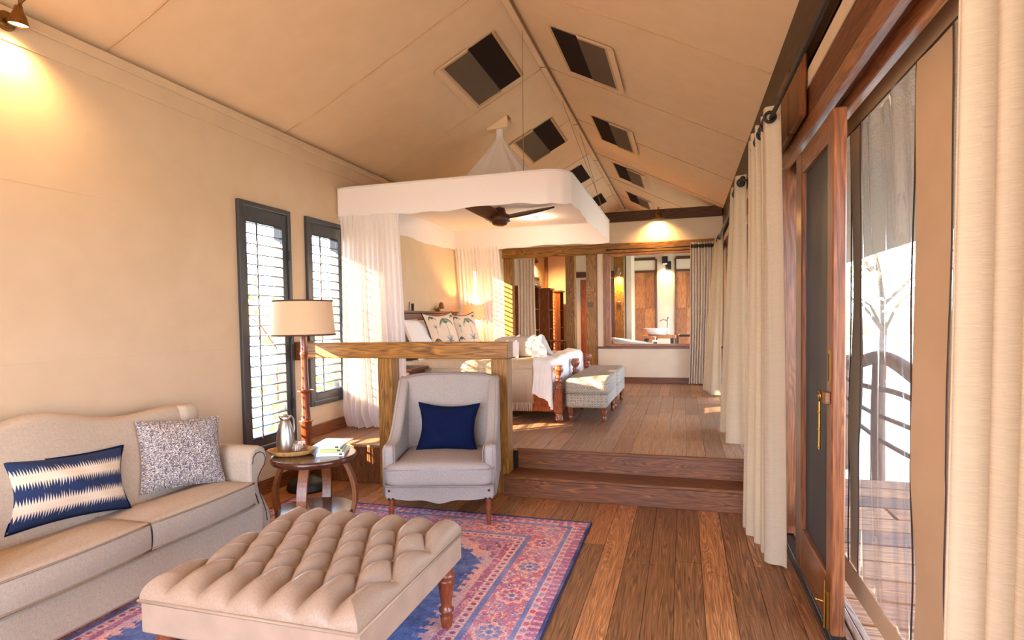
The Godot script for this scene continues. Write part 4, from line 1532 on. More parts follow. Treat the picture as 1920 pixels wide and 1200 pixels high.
func build_ottoman() -> void:
	var w := thing("ottoman", "square tan leather ottoman with deep-buttoned top on turned legs", "ottoman", Vector3(-1.465, 0.012, -2.055))
	var hw := 0.455
	var y0 := 0.30
	var y1 := 0.425
	var g := G.new()
	g.box(Vector3(-hw, y0, -hw), Vector3(hw, y1 + 0.005, hw), 0.012)
	put("side_band", g, M.leather_band, w)
	g = G.new()
	g.box(Vector3(-hw + 0.02, y0 - 0.006, -hw + 0.02), Vector3(hw - 0.02, y0, hw - 0.02))
	put("underside", g, M.black, w)
	g = G.new()
	g.tube([Vector3(-hw, y1, -hw), Vector3(hw, y1, -hw), Vector3(hw, y1, hw), Vector3(-hw, y1, hw)], 0.0075, 8, true)
	put("piping", g, M.leather_band, w)
	# diamond tufting; towards the rim the pleats run straight over the edge
	var sa := 0.068     # half a column of buttons
	var sb := 0.145     # one row
	var hf := func(x: float, z: float) -> float:
		var e := minf(hw - absf(x), hw - absf(z))
		var r := clampf(e / 0.115, 0.0, 1.0)
		var dome := sqrt(maxf(0.0, 1.0 - (1.0 - r) * (1.0 - r)))
		var X := clampf(x / sa, -6.0, 6.0)
		var Z := clampf(z / sb, -2.0, 2.0)
		var s1 := absf(sin(PI * (X - Z + 1.0) / 2.0))   # sharp folds one way, soft valleys the other
		var s2 := absf(sin(PI * (X + Z + 1.0) / 2.0))
		var h := 0.45 * pow(s1 * s2, 0.26) + 0.55 * pow(s1, 0.55) * pow(s2, 0.9)
		var past := maxf((absf(z) - 2.0 * sb) / (hw - 2.0 * sb), (absf(x) - 6.0 * sa) / (hw - 6.0 * sa))
		h = lerpf(h, 1.0, clampf(past, 0.0, 1.0) * 0.35)
		return y1 + dome * (0.036 + 0.060 * h)
	var top := func(a: float, b: float) -> Vector3:
		var u := a * 2.0 - 1.0
		var v := b * 2.0 - 1.0
		# spread samples so the rounded rim gets enough of them
		var x := hw * (u * (1.25 - 0.25 * u * u))
		var z := hw * (v * (1.25 - 0.25 * v * v))
		var e := minf(hw - absf(x), hw - absf(z))
		var r := clampf(e / 0.115, 0.0, 1.0)
		var bulge := 0.012 * sin(PI * clampf(e / 0.09, 0.0, 1.0)) * (1.0 - r)
		var y: float = hf.call(x, z)
		return Vector3(x * (1.0 + bulge), y, z * (1.0 + bulge))
	g = G.new()
	g.grid(230, 230, top)
	var tp := put("tufted_top", g, M.leather, w)
	for i in range(-6, 7):
		for j in range(-2, 3):
			if (i + j) % 2 != 0:
				if i < 6 and j < 2:   # the folded seam from button to button
					var sp := []
					for k in 9:
						var x := (i + k / 8.0) * sa
						var z := (j + k / 8.0) * sb
						var y: float = hf.call(x, z)
						sp.push_back(Vector3(x, y + 0.0006, z))
					var gs := G.new()
					gs.tube(sp, 0.0021, 5)
					put("fold_seam", gs, M.leather_seam, tp)
				var gb := G.new()
				gb.soft(Vector3.ZERO, Vector3(0.009, 0.005, 0.009), 1, 1, 12, 8)
				var o := put("button", gb, M.leather_band, tp)
				o.position = Vector3(i * sa, y1 + 0.042 if absi(i) < 6 else y1 + 0.034, j * sb)
	for x: float in [-1.0, 1.0]:
		for z: float in [-1.0, 1.0]:
			g = G.new()
			g.lathe([Vector2(0.0, 0.0), Vector2(0.024, 0.002), Vector2(0.028, 0.03), Vector2(0.030, 0.052), Vector2(0.022, 0.056), Vector2(0.027, 0.07), Vector2(0.035, 0.078), Vector2(0.035, 0.088), Vector2(0.025, 0.095), Vector2(0.026, 0.12), Vector2(0.033, 0.17), Vector2(0.039, 0.215), Vector2(0.040, 0.225), Vector2(0.034, 0.232), Vector2(0.042, 0.242), Vector2(0.042, 0.25), Vector2(0.036, 0.256), Vector2(0.036, y0 - 0.004)], 28, Vector3(x * (hw - 0.06), 0, z * (hw - 0.06)))
			put("leg", g, M.turned, w)

func build_armchair() -> void:
	var turn := deg_to_rad(15.0)
	var w := thing("armchair", "pale grey linen high-back armchair on tapered wooden legs before the railing", "armchair", Vector3(-1.735, 0.012, -4.02), turn)
	var hw := 0.385
	# high back with rounded top corners, leaning a little
	var g := G.new()
	var back := func(a: float, b: float) -> Vector3:
		# b: front face up, over the top, down the back; a: across
		var u := a * 2.0 - 1.0
		var wide := 0.392
		var topy := 1.005 - 0.035 * pow(absf(u), 6.0) + 0.008 * cos(u * 2.0)
		var x := wide * u
		var curve := 0.055 * u * u
		if b < 0.48:
			var t := b / 0.48
			var y := lerpf(0.36, topy - 0.035, t)
			return Vector3(x, y, lerpf(-0.19, -0.265, t) + curve + 0.02 * sin(PI * t) * (1.0 - u * u))
		elif b < 0.66:
			var t := (b - 0.48) / 0.18
			return Vector3(x, topy - 0.035 + 0.035 * sin(PI * t), -0.315 + curve * (1 - t) + 0.05 * cos(PI * t) - 0.0 * t)
		var t := (b - 0.66) / 0.34
		return Vector3(x, lerpf(topy - 0.035, 0.19, t), lerpf(-0.365, -0.33, t))
	g.grid(30, 40, back, false, false, true)
	for s: float in [0.0, 1.0]:   # close the ends of the back
		for i in 19:
			var p: Vector3 = back.call(s, 0.48 * i / 19.0)
			var q: Vector3 = back.call(s, 0.48 * (i + 1) / 19.0)
			var p2 := Vector3(p.x, p.y, lerpf(-0.365, -0.33, 1.0 - (p.y - 0.19) / 0.8))
			var q2 := Vector3(q.x, q.y, lerpf(-0.365, -0.33, 1.0 - (q.y - 0.19) / 0.8))
			g.quad(p, q, q2, p2, Vector3(s * 2 - 1, 0, 0))
	put("backrest", g, M.chair, w)
	var pts := []
	g = G.new()
	for i in 30:
		pts.push_back(back.call(i / 29.0, 0.52) + Vector3(0, 0.004, 0.004))
	g.tube(pts, 0.006, 6)
	put("piping", g, M.chair_piping, w)
	# wings that sweep down into the arms
	var side := [[0.345, 0.20], [0.345, 0.515], [0.335, 0.545], [0.30, 0.558], [0.25, 0.555], [0.20, 0.562], [0.13, 0.588], [0.06, 0.635], [0.0, 0.70], [-0.06, 0.775], [-0.12, 0.85], [-0.18, 0.915], [-0.23, 0.965], [-0.27, 0.985], [-0.32, 0.975], [-0.345, 0.90], [-0.335, 0.55], [-0.33, 0.20]]
	var poly := []
	for o: Array in side:
		poly.push_back(Vector2(o[0], o[1]))
	for s: float in [-1.0, 1.0]:
		g = G.new()
		g.extr(poly, 0.0, 0.085, 0.02, Vector3(0, 0, 1), Vector3.UP, Vector3(s, 0, 0), Vector3(s * 0.316, 0, 0))
		var arm := put("arm", g, M.chair, w)
		g = G.new()
		pts = []
		for o: Array in side.slice(0, 15):
			pts.push_back(Vector3(s * 0.378, o[1] - 0.003, o[0] - 0.002))
		g.tube(pts, 0.0055, 6)
		g.tube([Vector3(s * 0.31, 0.40, 0.346), Vector3(s * 0.31, 0.515, 0.345), Vector3(s * 0.314, 0.545, 0.335), Vector3(s * 0.322, 0.558, 0.30)], 0.005, 6)
		put("piping", g, M.chair_piping, arm)
	# seat cushion and apron with a serpentine hem
	g = G.new()
	g.grid(40, 40, func(a: float, b: float) -> Vector3:
		var ph := (b - 0.5) * PI
		var th := a * TAU
		var cp := pow(maxf(0.0, cos(ph)), 0.22)
		var p := Vector3(0.385 * cp * signf(cos(th)) * pow(absf(cos(th)), 0.22), 0.35 + 0.085 * signf(sin(ph)) * pow(absf(sin(ph)), 0.5), 0.05 + 0.36 * cp * signf(sin(th)) * pow(absf(sin(th)), 0.22))
		if p.z < 0.30 and absf(p.x) > 0.295:
			p.x = signf(p.x) * 0.295
		if p.y > 0.35:
			p.y += 0.022 * (1.0 - pow(p.x / 0.39, 2.0)) - 0.10 * maxf(0.0, -p.z) * 0.2
		return p, true)
	var sc := put("seat_cushion", g, M.chair, w)
	for y: float in [0.285, 0.40]:
		g = G.new()
		g.tube([Vector3(-0.383, y, 0.26), Vector3(-0.386, y, 0.36), Vector3(-0.36, y, 0.404), Vector3(0.36, y, 0.404), Vector3(0.386, y, 0.36), Vector3(0.383, y, 0.26)], 0.0055, 6)
		put("piping", g, M.chair_piping, sc)
	g = G.new()
	g.grid(48, 8, func(a: float, b: float) -> Vector3:
		var u := a * 2.0 - 1.0
		var hem := 0.172 - 0.022 * cos(PI * u * 1.0) * 0.5 - 0.018 * cos(u * 3.0 * PI) * 0.6 * (1.0 - absf(u))
		return Vector3(u * 0.375, lerpf(0.285, hem, b), 0.355 + 0.012 * cos(u * 1.5) - 0.01 * b))
	g.box(Vector3(-0.372, 0.19, -0.34), Vector3(0.372, 0.30, 0.345), 0.01)
	put("apron", g, M.chair, w)
	for p: Vector3 in [Vector3(-0.35, 0.245, 0.366), Vector3(0.35, 0.245, 0.366), Vector3(-0.355, 0.185, 0.358), Vector3(-0.325, 0.185, 0.358), Vector3(0.355, 0.185, 0.358), Vector3(0.325, 0.185, 0.358)]:
		g = G.new()
		g.soft(p, Vector3(0.009, 0.009, 0.006), 1, 1, 10, 6)
		put("nail_head", g, M.nail, w)
	for x: float in [-1.0, 1.0]:
		for z: float in [-0.29, 0.315]:
			g = G.new()
			var tilt := 0.03 if z > 0 else -0.06
			g.tube([Vector3(x * 0.345, 0.0 if z > 0 else -0.0115, z + tilt), Vector3(x * 0.34, 0.205, z)], [0.013, 0.026], 14)
			put("leg", g, M.turned, w)
	var c := thing("cushion", "plain navy blue cushion on the armchair", "cushion")
	pillow(c, M.navy, 0.48, 0.38, 0.14, 0.18, M.navy_pipe, 3.0, 0.006)
	stand(c, Vector3(-1.73, 0.462, -4.03), turn - 0.02, deg_to_rad(17), deg_to_rad(-1.5), 0.165)

func build_side_table() -> void:
	var c := Vector3(-2.50, 0.012, -3.47)
	var w := thing("side_table", "round dark-topped wooden side table with curved legs and low shelf", "side table", c)
	var top := 0.505
	var g := G.new()
	g.lathe([Vector2(0.0, top - 0.045), Vector2(0.275, top - 0.045), Vector2(0.288, top - 0.038), Vector2(0.292, top - 0.02), Vector2(0.288, top - 0.004), Vector2(0.28, top), Vector2(0.0, top)], 64)
	put("tabletop", g, M.table_top, w)
	g = G.new()
	g.lathe([Vector2(0.0, 0.085), Vector2(0.262, 0.085), Vector2(0.27, 0.095), Vector2(0.27, 0.11), Vector2(0.262, 0.118), Vector2(0.0, 0.118)], 56)
	put("shelf", g, M.table_top, w)
	for k in 4:
		var a := deg_to_rad(72.0 + 90.0 * k)
		var d := Vector3(cos(a), 0, sin(a))
		var side := Vector3.UP.cross(d)
		g = G.new()
		# flat bent legs bowing outwards
		var n := 16
		var p0 := []
		for i in n + 1:
			var t := float(i) / n
			p0.push_back([0.20 + 0.095 * sin(PI * (0.12 + 0.80 * t)), lerpf(0.0, top - 0.045, t)])
		for i in n:
			var a0: Array = p0[i]
			var a1: Array = p0[i + 1]
			for q: Array in [[1.0, 0.0], [0.0, 1.0]]:
				var th := 0.028
				var o: float = float(q[0]) * th
				var q0: Vector3 = d * (a0[0] - th + o) + Vector3(0, a0[1], 0)
				var q1: Vector3 = d * (a1[0] - th + o) + Vector3(0, a1[1], 0)
				g.quad(q0 - side * 0.032, q0 + side * 0.032, q1 + side * 0.032, q1 - side * 0.032, d * (1.0 if q[0] > 0.5 else -1.0))
			for s: float in [-0.032, 0.032]:
				var i0: Vector3 = d * (a0[0] - 0.028) + Vector3(0, a0[1], 0) + side * s
				var i1: Vector3 = d * (a1[0] - 0.028) + Vector3(0, a1[1], 0) + side * s
				g.quad(i0, i0 + d * 0.028, i1 + d * 0.028, i1, side * s)
		var e: Array = p0[0]
		var b: Vector3 = d * (e[0] - 0.028)
		g.quad(b - side * 0.032, b + side * 0.032, b + d * 0.028 + side * 0.032, b + d * 0.028 - side * 0.032, Vector3.DOWN)
		put("leg", g, M.table_leg, w)
	# tray with flask and tumblers
	top += 0.012
	var ty := top + 0.001
	var tc := Vector3(-2.645, ty, -3.415)
	var t := thing("tray", "oval woven tray on the round side table", "tray", tc)
	g = G.new()
	var oval := Basis(Vector3.UP, 0.35) * Basis.from_scale(Vector3(1.18, 1.0, 0.82))
	g.x = Transform3D(oval, Vector3.ZERO)
	g.lathe([Vector2(0.0, 0.0), Vector2(0.10, 0.0), Vector2(0.125, 0.012), Vector2(0.138, 0.034), Vector2(0.141, 0.038), Vector2(0.136, 0.038), Vector2(0.12, 0.016), Vector2(0.098, 0.008), Vector2(0.0, 0.008)], 48)
	put("tray_body", g, M.wicker, t)
	var j := thing("flask", "brushed steel vacuum flask on the woven tray", "flask", tc + Vector3(-0.055, 0.009, -0.01), deg_to_rad(-110))
	g = G.new()
	g.lathe([Vector2(0.0, 0.0), Vector2(0.048, 0.0), Vector2(0.056, 0.006), Vector2(0.06, 0.03), Vector2(0.062, 0.07), Vector2(0.06, 0.11), Vector2(0.054, 0.155), Vector2(0.044, 0.195), Vector2(0.034, 0.222), Vector2(0.031, 0.232), Vector2(0.0, 0.232)], 40)
	put("flask_body", g, M.steel, j)
	g = G.new()
	g.lathe([Vector2(0.031, 0.232), Vector2(0.034, 0.237), Vector2(0.034, 0.252), Vector2(0.028, 0.262), Vector2(0.0, 0.266)], 28)
	g.tube([Vector3(0.025, 0.245, 0.0), Vector3(0.045, 0.262, 0.0)], [0.012, 0.006], 10)
	g.box(Vector3(-0.012, 0.262, -0.008), Vector3(0.012, 0.272, 0.008), 0.003)
	put("spout_lid", g, M.steel, j)
	g = G.new()
	g.tube([Vector3(-0.03, 0.24, 0.005), Vector3(-0.055, 0.25, 0.01), Vector3(-0.075, 0.225, 0.012), Vector3(-0.078, 0.16, 0.012), Vector3(-0.062, 0.09, 0.01)], 0.0065, 10)
	put("handle", g, M.steel, j)
	for k: Array in [[Vector3(0.05, 0.011, 0.012), "upside-down glass tumbler on the tray, nearer the books"], [Vector3(0.035, 0.011, -0.062), "upside-down glass tumbler on the tray, behind the other tumbler"]]:
		var gl := thing("tumbler", k[1], "glass", tc + k[0], 0.0, "tumblers on the tray")
		g = G.new()
		g.lathe([Vector2(0.0285, 0.0), Vector2(0.0315, 0.0), Vector2(0.030, 0.03), Vector2(0.0265, 0.066), Vector2(0.024, 0.07), Vector2(0.0, 0.071), Vector2(0.0, 0.062), Vector2(0.021, 0.061), Vector2(0.0245, 0.05), Vector2(0.0275, 0.02), Vector2(0.0285, 0.0)], 32)
		put("glass_body", g, M.glass, gl)
	# books
	var y := top + 0.001
	var bc := Vector3(-2.39, 0, -3.54)
	var paper := plain(c8(240, 236, 226), 0.9)
	for k: Array in [[0.185, 0.25, 0.024, 0.30, c8(246, 244, 240), "white paperback at the bottom of the book stack"], [0.15, 0.215, 0.020, 0.32, c8(190, 204, 120), "lime green paperback in the middle of the book stack"], [0.135, 0.20, 0.024, 0.26, c8(236, 224, 216), "pale pink paperback third in the book stack"], [0.205, 0.235, 0.006, 0.12, c8(238, 240, 244), "glossy white booklet on top of the book stack"]]:
		var th: float = k[2]
		var b := thing("book", k[5], "book", Vector3(bc.x + 0.002, y, bc.z), k[3] + 0.1, "books stacked on the side table")
		var hx: float = k[0] / 2
		var hz: float = k[1] / 2
		g = G.new()
		g.box(Vector3(-hx, 0, -hz), Vector3(hx, 0.0015, hz))
		g.box(Vector3(-hx, th - 0.0015, -hz), Vector3(hx, th, hz))
		g.box(Vector3(-hx, 0, hz - 0.002), Vector3(hx, th, hz), 0.0008)
		var cm := plain(k[4], 0.3)
		put("book_cover", g, cm, b)
		g = G.new()
		g.box(Vector3(-hx + 0.003, 0.0015, -hz + 0.003), Vector3(hx - 0.003, th - 0.0015, hz - 0.002))
		put("pages", g, paper, b)
		if th > 0.01:
			g = G.new()
			g.box(Vector3(hx - 0.035, th * 0.25, hz), Vector3(hx - 0.012, th * 0.75, hz + 0.0006))
			put("spine_mark", g, plain(c8(70, 74, 66), 0.6), b)
		y += th + 0.0005

func build_floor_lamp() -> void:
	var c := Vector3(-3.135, 0.0, -4.25)
	var w := thing("floor_lamp", "turned wooden floor lamp with cream drum shade by the shuttered window", "floor lamp", c)
	var g := G.new()
	g.lathe([Vector2(0.0, 0.0), Vector2(0.17, 0.0), Vector2(0.178, 0.012), Vector2(0.176, 0.03), Vector2(0.166, 0.036), Vector2(0.168, 0.05), Vector2(0.162, 0.07), Vector2(0.13, 0.085), Vector2(0.08, 0.10), Vector2(0.05, 0.115), Vector2(0.045, 0.14)], 40)
	put("base", g, M.black, w)
	g = G.new()
	var prof := [Vector2(0.03, 0.13), Vector2(0.042, 0.15), Vector2(0.048, 0.2), Vector2(0.044, 0.23), Vector2(0.05, 0.24), Vector2(0.05, 0.255), Vector2(0.042, 0.262)]
	for q: Array in [[0.262, 0.58, 0.042, 0.048], [0.60, 0.83, 0.040, 0.036], [0.86, 1.16, 0.034, 0.030]]:
		for i in 9:
			var t := i / 8.0
			prof.push_back(Vector2(lerpf(q[2], q[3], t) - 0.004 * sin(PI * t), lerpf(q[0], q[1], t)))
		if q[1] < 1.1:
			prof.append_array([Vector2(q[3] + 0.004, q[1] + 0.004), Vector2(q[3] + 0.012, q[1] + 0.010), Vector2(q[3] + 0.004, q[1] + 0.016)])
	prof.append_array([Vector2(0.036, 1.165), Vector2(0.036, 1.18), Vector2(0.028, 1.19), Vector2(0.026, 1.30), Vector2(0.012, 1.33), Vector2(0.012, 1.40)])
	g.lathe(prof, 28)
	put("pole", g, M.turned, w)
	g = G.new()
	g.lathe([Vector2(0.045, 0.84), Vector2(0.068, 0.848), Vector2(0.068, 0.856), Vector2(0.045, 0.864)], 28)
	put("collar", g, M.turned, w)
	g = G.new()
	g.lathe([Vector2(0.262, 1.335), Vector2(0.242, 1.625), Vector2(0.240, 1.625), Vector2(0.260, 1.335)], 56)
	var sh := put("lamp_shade", g, M.shade, w)
	for k: Array in [[0.263, 1.335], [0.243, 1.625]]:
		g = G.new()
		var ps := []
		for i in 56:
			ps.push_back(Vector3(k[0] * cos(TAU * i / 56), k[1], k[0] * sin(TAU * i / 56)))
		g.tube(ps, 0.007, 6, true)
		put("shade_trim", g, M.shade_trim, sh)
	g = G.new()
	for i in 3:
		var a := TAU * i / 3
		g.tube([Vector3(0, 1.40, 0), Vector3(0.244 * cos(a), 1.60, 0.244 * sin(a))], 0.003, 5)
	put("shade_spider", g, M.brass, w)
	g = G.new()
	g.soft(Vector3(0, 1.45, 0), Vector3(0.03, 0.045, 0.03), 1, 1, 16, 12)
	put("bulb", g, plain(c8(250, 244, 232), 0.2), w)

func build_rug() -> void:
	var w := thing("rug", "worn oriental rug in red, pink and blue under the ottoman", "rug", Vector3(-1.85, 0.0, -2.23), 0.0)
	var g := G.new()
	var hx := 1.225
	var hz := 1.75
	g.grid(30, 40, func(a: float, b: float) -> Vector3:
		var x := lerpf(-hx, hx, a)
		var z := lerpf(-hz, hz, b)
		return Vector3(x, 0.011 + 0.0012 * sin(x * 9.0) * sin(z * 7.0), z))
	put("pile", g, M.rug, w)
	g = G.new()
	g.box(Vector3(-hx, 0.0005, -hz), Vector3(hx, 0.0095, hz))
	put("backing", g, M.rug_edge, w)
	g = G.new()
	for s: float in [-1.0, 1.0]:
		g.tube([Vector3(s * hx, 0.007, -hz), Vector3(s * hx, 0.007, hz)], 0.0055, 6)
		g.tube([Vector3(-hx, 0.007, s * hz), Vector3(hx, 0.007, s * hz)], 0.0055, 6)
	put("bound_edge", g, M.rug_edge, w)

func build_railing() -> void:
	var w := thing("railing", "golden timber railing dividing the lounge from the raised bedroom", "railing", Vector3(-2.4, 0, -4.57))
	var g := gw(w.position)
	g.box(Vector3(-3.33, 1.118, -4.645), Vector3(-1.375, 1.255, -4.495), 0.006)
	put("top_beam", g, M.pine_x, w)
	for x: Array in [[-2.572, -2.432], [-1.525, -1.385]]:
		g = gw(w.position)
		g.box(Vector3(x[0], 0.0, -4.64), Vector3(x[1], 1.118, -4.50), 0.005)
		put("post", g, M.pine_y, w)
	g = gw(w.position)
	g.box(Vector3(WL + 0.005, 1.10, -4.66), Vector3(-3.325, 1.265, -4.46), 0.004)
	put("wall_bracket", g, M.lintel_z, w)

# ---------------------------------------------------------------- bedroom
func round_top(z0: float, z1: float, y0: float, y1: float, r: float) -> Array:
	var p := [Vector2(z0, y0)]
	for i in 7:
		var a := PI - PI / 2 * i / 6.0
		p.push_back(Vector2(z0 + r + r * cos(a), y1 - r + r * sin(a)))
	for i in 7:
		var a := PI / 2 - PI / 2 * i / 6.0
		p.push_back(Vector2(z1 - r + r * cos(a), y1 - r + r * sin(a)))
	p.push_back(Vector2(z1, y0))
	return p

func build_bed() -> void:
	var w := thing("bed", "large wooden bed with turned foot posts under the net canopy", "bed", Vector3(-2.3, PL, -7.0))
	var hb := thing("headboard", "long dark wooden headboard fixed along the wall behind the pillows", "headboard", Vector3(-3.36, PL, -7.05))
	var g := gw(hb.position)
	g.box(Vector3(-3.385, PL, -8.24), Vector3(-3.32, 1.535, -5.65), 0.008)
	put("panel", g, M.brown_x, hb)
	g = gw(hb.position)
	g.box(Vector3(-3.39, 1.535, -8.26), Vector3(-3.305, 1.565, -5.63), 0.006)
	put("cap_rail", g, M.brown_x, hb)
	for z: float in [-6.035, -7.985]:
		g = gw(w.position)
		g.box(Vector3(-3.30, PL + 0.10, z - 0.02), Vector3(-1.28, PL + 0.30, z + 0.02), 0.006)
		put("side_rail", g, M.bed_rail, w)
	g = gw(w.position)
	g.box(Vector3(-1.305, PL + 0.10, -7.98), Vector3(-1.265, PL + 0.30, -6.04), 0.006)
	put("foot_rail", g, M.bed_rail, w)
	for z: float in [-6.02, -7.03, -8.0]:
		g = gw(w.position)
		g.box(Vector3(-1.33, PL + 0.09, z - 0.047), Vector3(-1.236, PL + 0.355, z + 0.047), 0.008)
		g.lathe([Vector2(0.0, 0.0), Vector2(0.045, 0.0), Vector2(0.052, 0.02), Vector2(0.046, 0.05), Vector2(0.036, 0.075), Vector2(0.044, 0.092)], 24, Vector3(-1.283, PL, z))
		g.lathe([Vector2(0.04, 0.352), Vector2(0.030, 0.365), Vector2(0.042, 0.375), Vector2(0.042, 0.395), Vector2(0.028, 0.405), Vector2(0.04, 0.418), Vector2(0.043, 0.43), Vector2(0.028, 0.445), Vector2(0.036, 0.46), Vector2(0.036, 0.478), Vector2(0.026, 0.49), Vector2(0.034, 0.505), Vector2(0.05, 0.53), Vector2(0.054, 0.555), Vector2(0.05, 0.575), Vector2(0.04, 0.587), Vector2(0.05, 0.593), Vector2(0.046, 0.60), Vector2(0.0, 0.603)], 28, Vector3(-1.283, PL, z))
		put("post", g, M.bed_post, w)
	g = gw(w.position)
	g.extr(round_top(-7.95, -6.07, PL + 0.25, 0.965, 0.06), -3.28, -1.39, 0.03, Vector3(0, 0, 1), Vector3.UP, Vector3(1, 0, 0))
	put("mattress", g, M.white, w)
	# bedspread with fringe
	var b := thing("bedspread", "cream fringed bedspread hanging down the side of the bed", "bedspread", Vector3(-2.4, 0.98, -7.0))
	g = gw(b.position)
	g.extr(round_top(-8.012, -6.008, 0.53, 0.985, 0.075), -3.0, -1.56, 0.006, Vector3(0, 0, 1), Vector3.UP, Vector3(1, 0, 0))
	put("cover", g, M.cover, b)
	g = gw(b.position)
	g.tube([Vector3(-3.0, 0.90, -6.004), Vector3(-1.56, 0.90, -6.004)], 0.005, 6)
	put("stitched_edge", g, M.cover, b)
	g = gw(b.position)
	for i in 96:
		var x := -2.99 + i * 0.0149
		g.tube([Vector3(x, 0.535, -6.01), Vector3(x + 0.003 * sin(i * 2.3), 0.44, -6.008 + 0.003 * cos(i * 1.7))], [0.0055, 0.0035], 4)
	var fr := put("fringe", g, M.cover, b)
	fr.set_meta("kind", "stuff")
	# white throw over the foot end
	var t := thing("throw", "white throw draped over the foot end of the bed", "throw", Vector3(-1.5, 1.0, -7.0))
	g = gw(t.position)
	var zn := -5.985
	var zf := -8.03
	g.grid(90, 40, func(a: float, bb: float) -> Vector3:
		# a: from the near hem over the top to the far hem; bb: from the bed's middle to the foot and down
		var hang := lerpf(0.30, 0.44, bb) if bb < 0.62 else lerpf(0.44, 0.30, (bb - 0.62) / 0.38)
		var wob := 0.012 * sin(bb * 14.0) + 0.008 * sin(bb * 31.0 + a * 5.0)
		var x := 0.0
		var drop := 0.0
		if bb < 0.62:
			x = lerpf(-1.57, -1.40, bb / 0.62)
		else:
			var q := (bb - 0.62) / 0.38
			x = -1.40 + 0.05 * sin(minf(q * 5.0, 1.0) * PI / 2) + 0.012 * sin(a * 60.0) * q
			drop = 0.06 * (1.0 - cos(minf(q * 5.0, 1.0) * PI / 2)) + 0.40 * maxf(0.0, q - 0.2) / 0.8
		if bb < 0.62:
			x += 0.02 * sin(a * 17.0) * (1.0 - bb)
		var yt := 1.005 + 0.012 * sin(a * 9.0 + bb * 4.0) - drop
		var m := 0.16
		if a < m:
			var q := 1.0 - a / m
			var c := minf(q * 4.0, 1.0) * PI / 2
			var y := yt - 0.07 * (1.0 - cos(c)) - hang * maxf(0.0, q - 0.25) / 0.75
			return Vector3(x + wob * q * 1.5, maxf(y, 0.47) if drop > 0.0 else y, zn - 0.07 + 0.07 * sin(c) + wob * q)
		elif a > 1.0 - m:
			var q := (a - 1.0 + m) / m
			var c := minf(q * 4.0, 1.0) * PI / 2
			return Vector3(x, maxf(yt - 0.07 * (1.0 - cos(c)) - hang * maxf(0.0, q - 0.25) / 0.75, 0.47), zf + 0.07 - 0.07 * sin(c))
		return Vector3(x, yt + 0.006 * sin(a * 40.0 + bb * 8.0), lerpf(zn - 0.07, zf + 0.07, (a - m) / (1.0 - 2.0 * m))))
	put("cloth", g, M.white, t)
	# pillows
	for k: Array in [[-6.42, M.white, 0.76, 0.52, 0.22, -2.92, 22.0, "white pillow leaning against the headboard, nearest the camera"], [-7.55, M.white, 0.76, 0.52, 0.22, -2.92, 22.0, "white pillow behind the farther palm-print cushion"], [-6.30, M.beige_cloth, 0.76, 0.50, 0.12, -3.16, 9.0, "cream pillow upright behind the nearest white pillow"], [-7.60, M.beige_cloth, 0.76, 0.50, 0.12, -3.16, 9.0, "cream pillow upright behind the farther white pillow"]]:
		var p := thing("pillow", k[7], "pillow", Vector3.ZERO, 0.0, "bed pillows")
		pillow(p, k[1], k[2], k[3], k[4], 0.05, null, k[0])
		stand(p, Vector3(k[5], 0.985, k[0]), deg_to_rad(90), deg_to_rad(k[6]), 0.0, k[3] * 0.47)
	for k: Array in [[-6.52, "nearer of the two cream palm-print cushions on the bed"], [-7.30, "farther of the two cream palm-print cushions on the bed"]]:
		var p := thing("cushion", k[1], "cushion", Vector3.ZERO, 0.0, "palm-print cushions on the bed")
		pillow(p, M.palm, 0.54, 0.61, 0.17, 0.16, M.black, k[0], 0.008)
		stand(p, Vector3(-2.74, 0.985, k[0]), deg_to_rad(70), deg_to_rad(18), deg_to_rad(2.0), 0.275)
	# bolster with two towels laid over it
	var bo := thing("bolster", "beige rolled blanket lying on the bed under the white towels", "bolster", Vector3(-1.90, 1.11, -6.62))
	g = G.new()
	g.soft(Vector3.ZERO, Vector3(0.29, 0.125, 0.12), 0.6, 0.35, 40, 24)
	put("roll", g, M.beige_cloth, bo)
	for k: Array in [[-1.93, 0.0, "white towel draped over the rolled blanket, nearer the headboard"], [-1.66, 1.0, "white towel draped over the rolled blanket's end, tail on bed"]]:
		var tw := thing("towel", k[2], "towel", Vector3(k[0], 1.1, -6.62), 0.0, "towels on the bed")
		g = G.new()
		var tail: float = k[1]
		g.grid(40, 12, func(a: float, bb: float) -> Vector3:
			var u := (a - 0.5) * 2.0
			var th := u * PI * 0.62
			var p := Vector3(0, 0.14 * cos(th), 0.135 * sin(th))
			if absf(u) > 0.8:
				var q := (absf(u) - 0.8) / 0.2
				p = Vector3(0, lerpf(p.y, -0.108, q), signf(u) * lerpf(0.135, 0.20 + 0.12 * tail, q))
			p.x = (bb - 0.5) * 0.13 * (1.0 + 0.4 * absf(u)) + tail * 0.20 * maxf(0.0, absf(u) - 0.5) * (1.0 if u > 0 else 0.4)
			p.y += 0.012 * sin(bb * 9.0 + u * 2.0)
			return p)
		put("cloth", g, M.white, tw)
	# night tables
	var n := thing("nightstand", "dark wooden night table beside the bed, nearer the net curtain", "nightstand", Vector3(-3.05, PL, -5.78), 0.0, "night tables")
	g = G.new()
	g.box(Vector3(-0.27, 0.555, -0.21), Vector3(0.28, 0.59, 0.21), 0.006)
	put("tabletop", g, M.brown_x, n)
	g = G.new()
	g.box(Vector3(-0.24, 0.10, -0.18), Vector3(0.24, 0.555, 0.18), 0.006)
	put("body", g, M.brown_y, n)
	g = G.new()
	g.box(Vector3(0.24, 0.36, -0.16), Vector3(0.252, 0.53, 0.16), 0.004)
	var dr := put("drawer", g, M.brown_x, n)
	g = G.new()
	g.soft(Vector3(0.262, 0.445, 0), Vector3(0.014, 0.014, 0.014), 1, 1, 12, 8)
	put("knob", g, M.brass, dr)
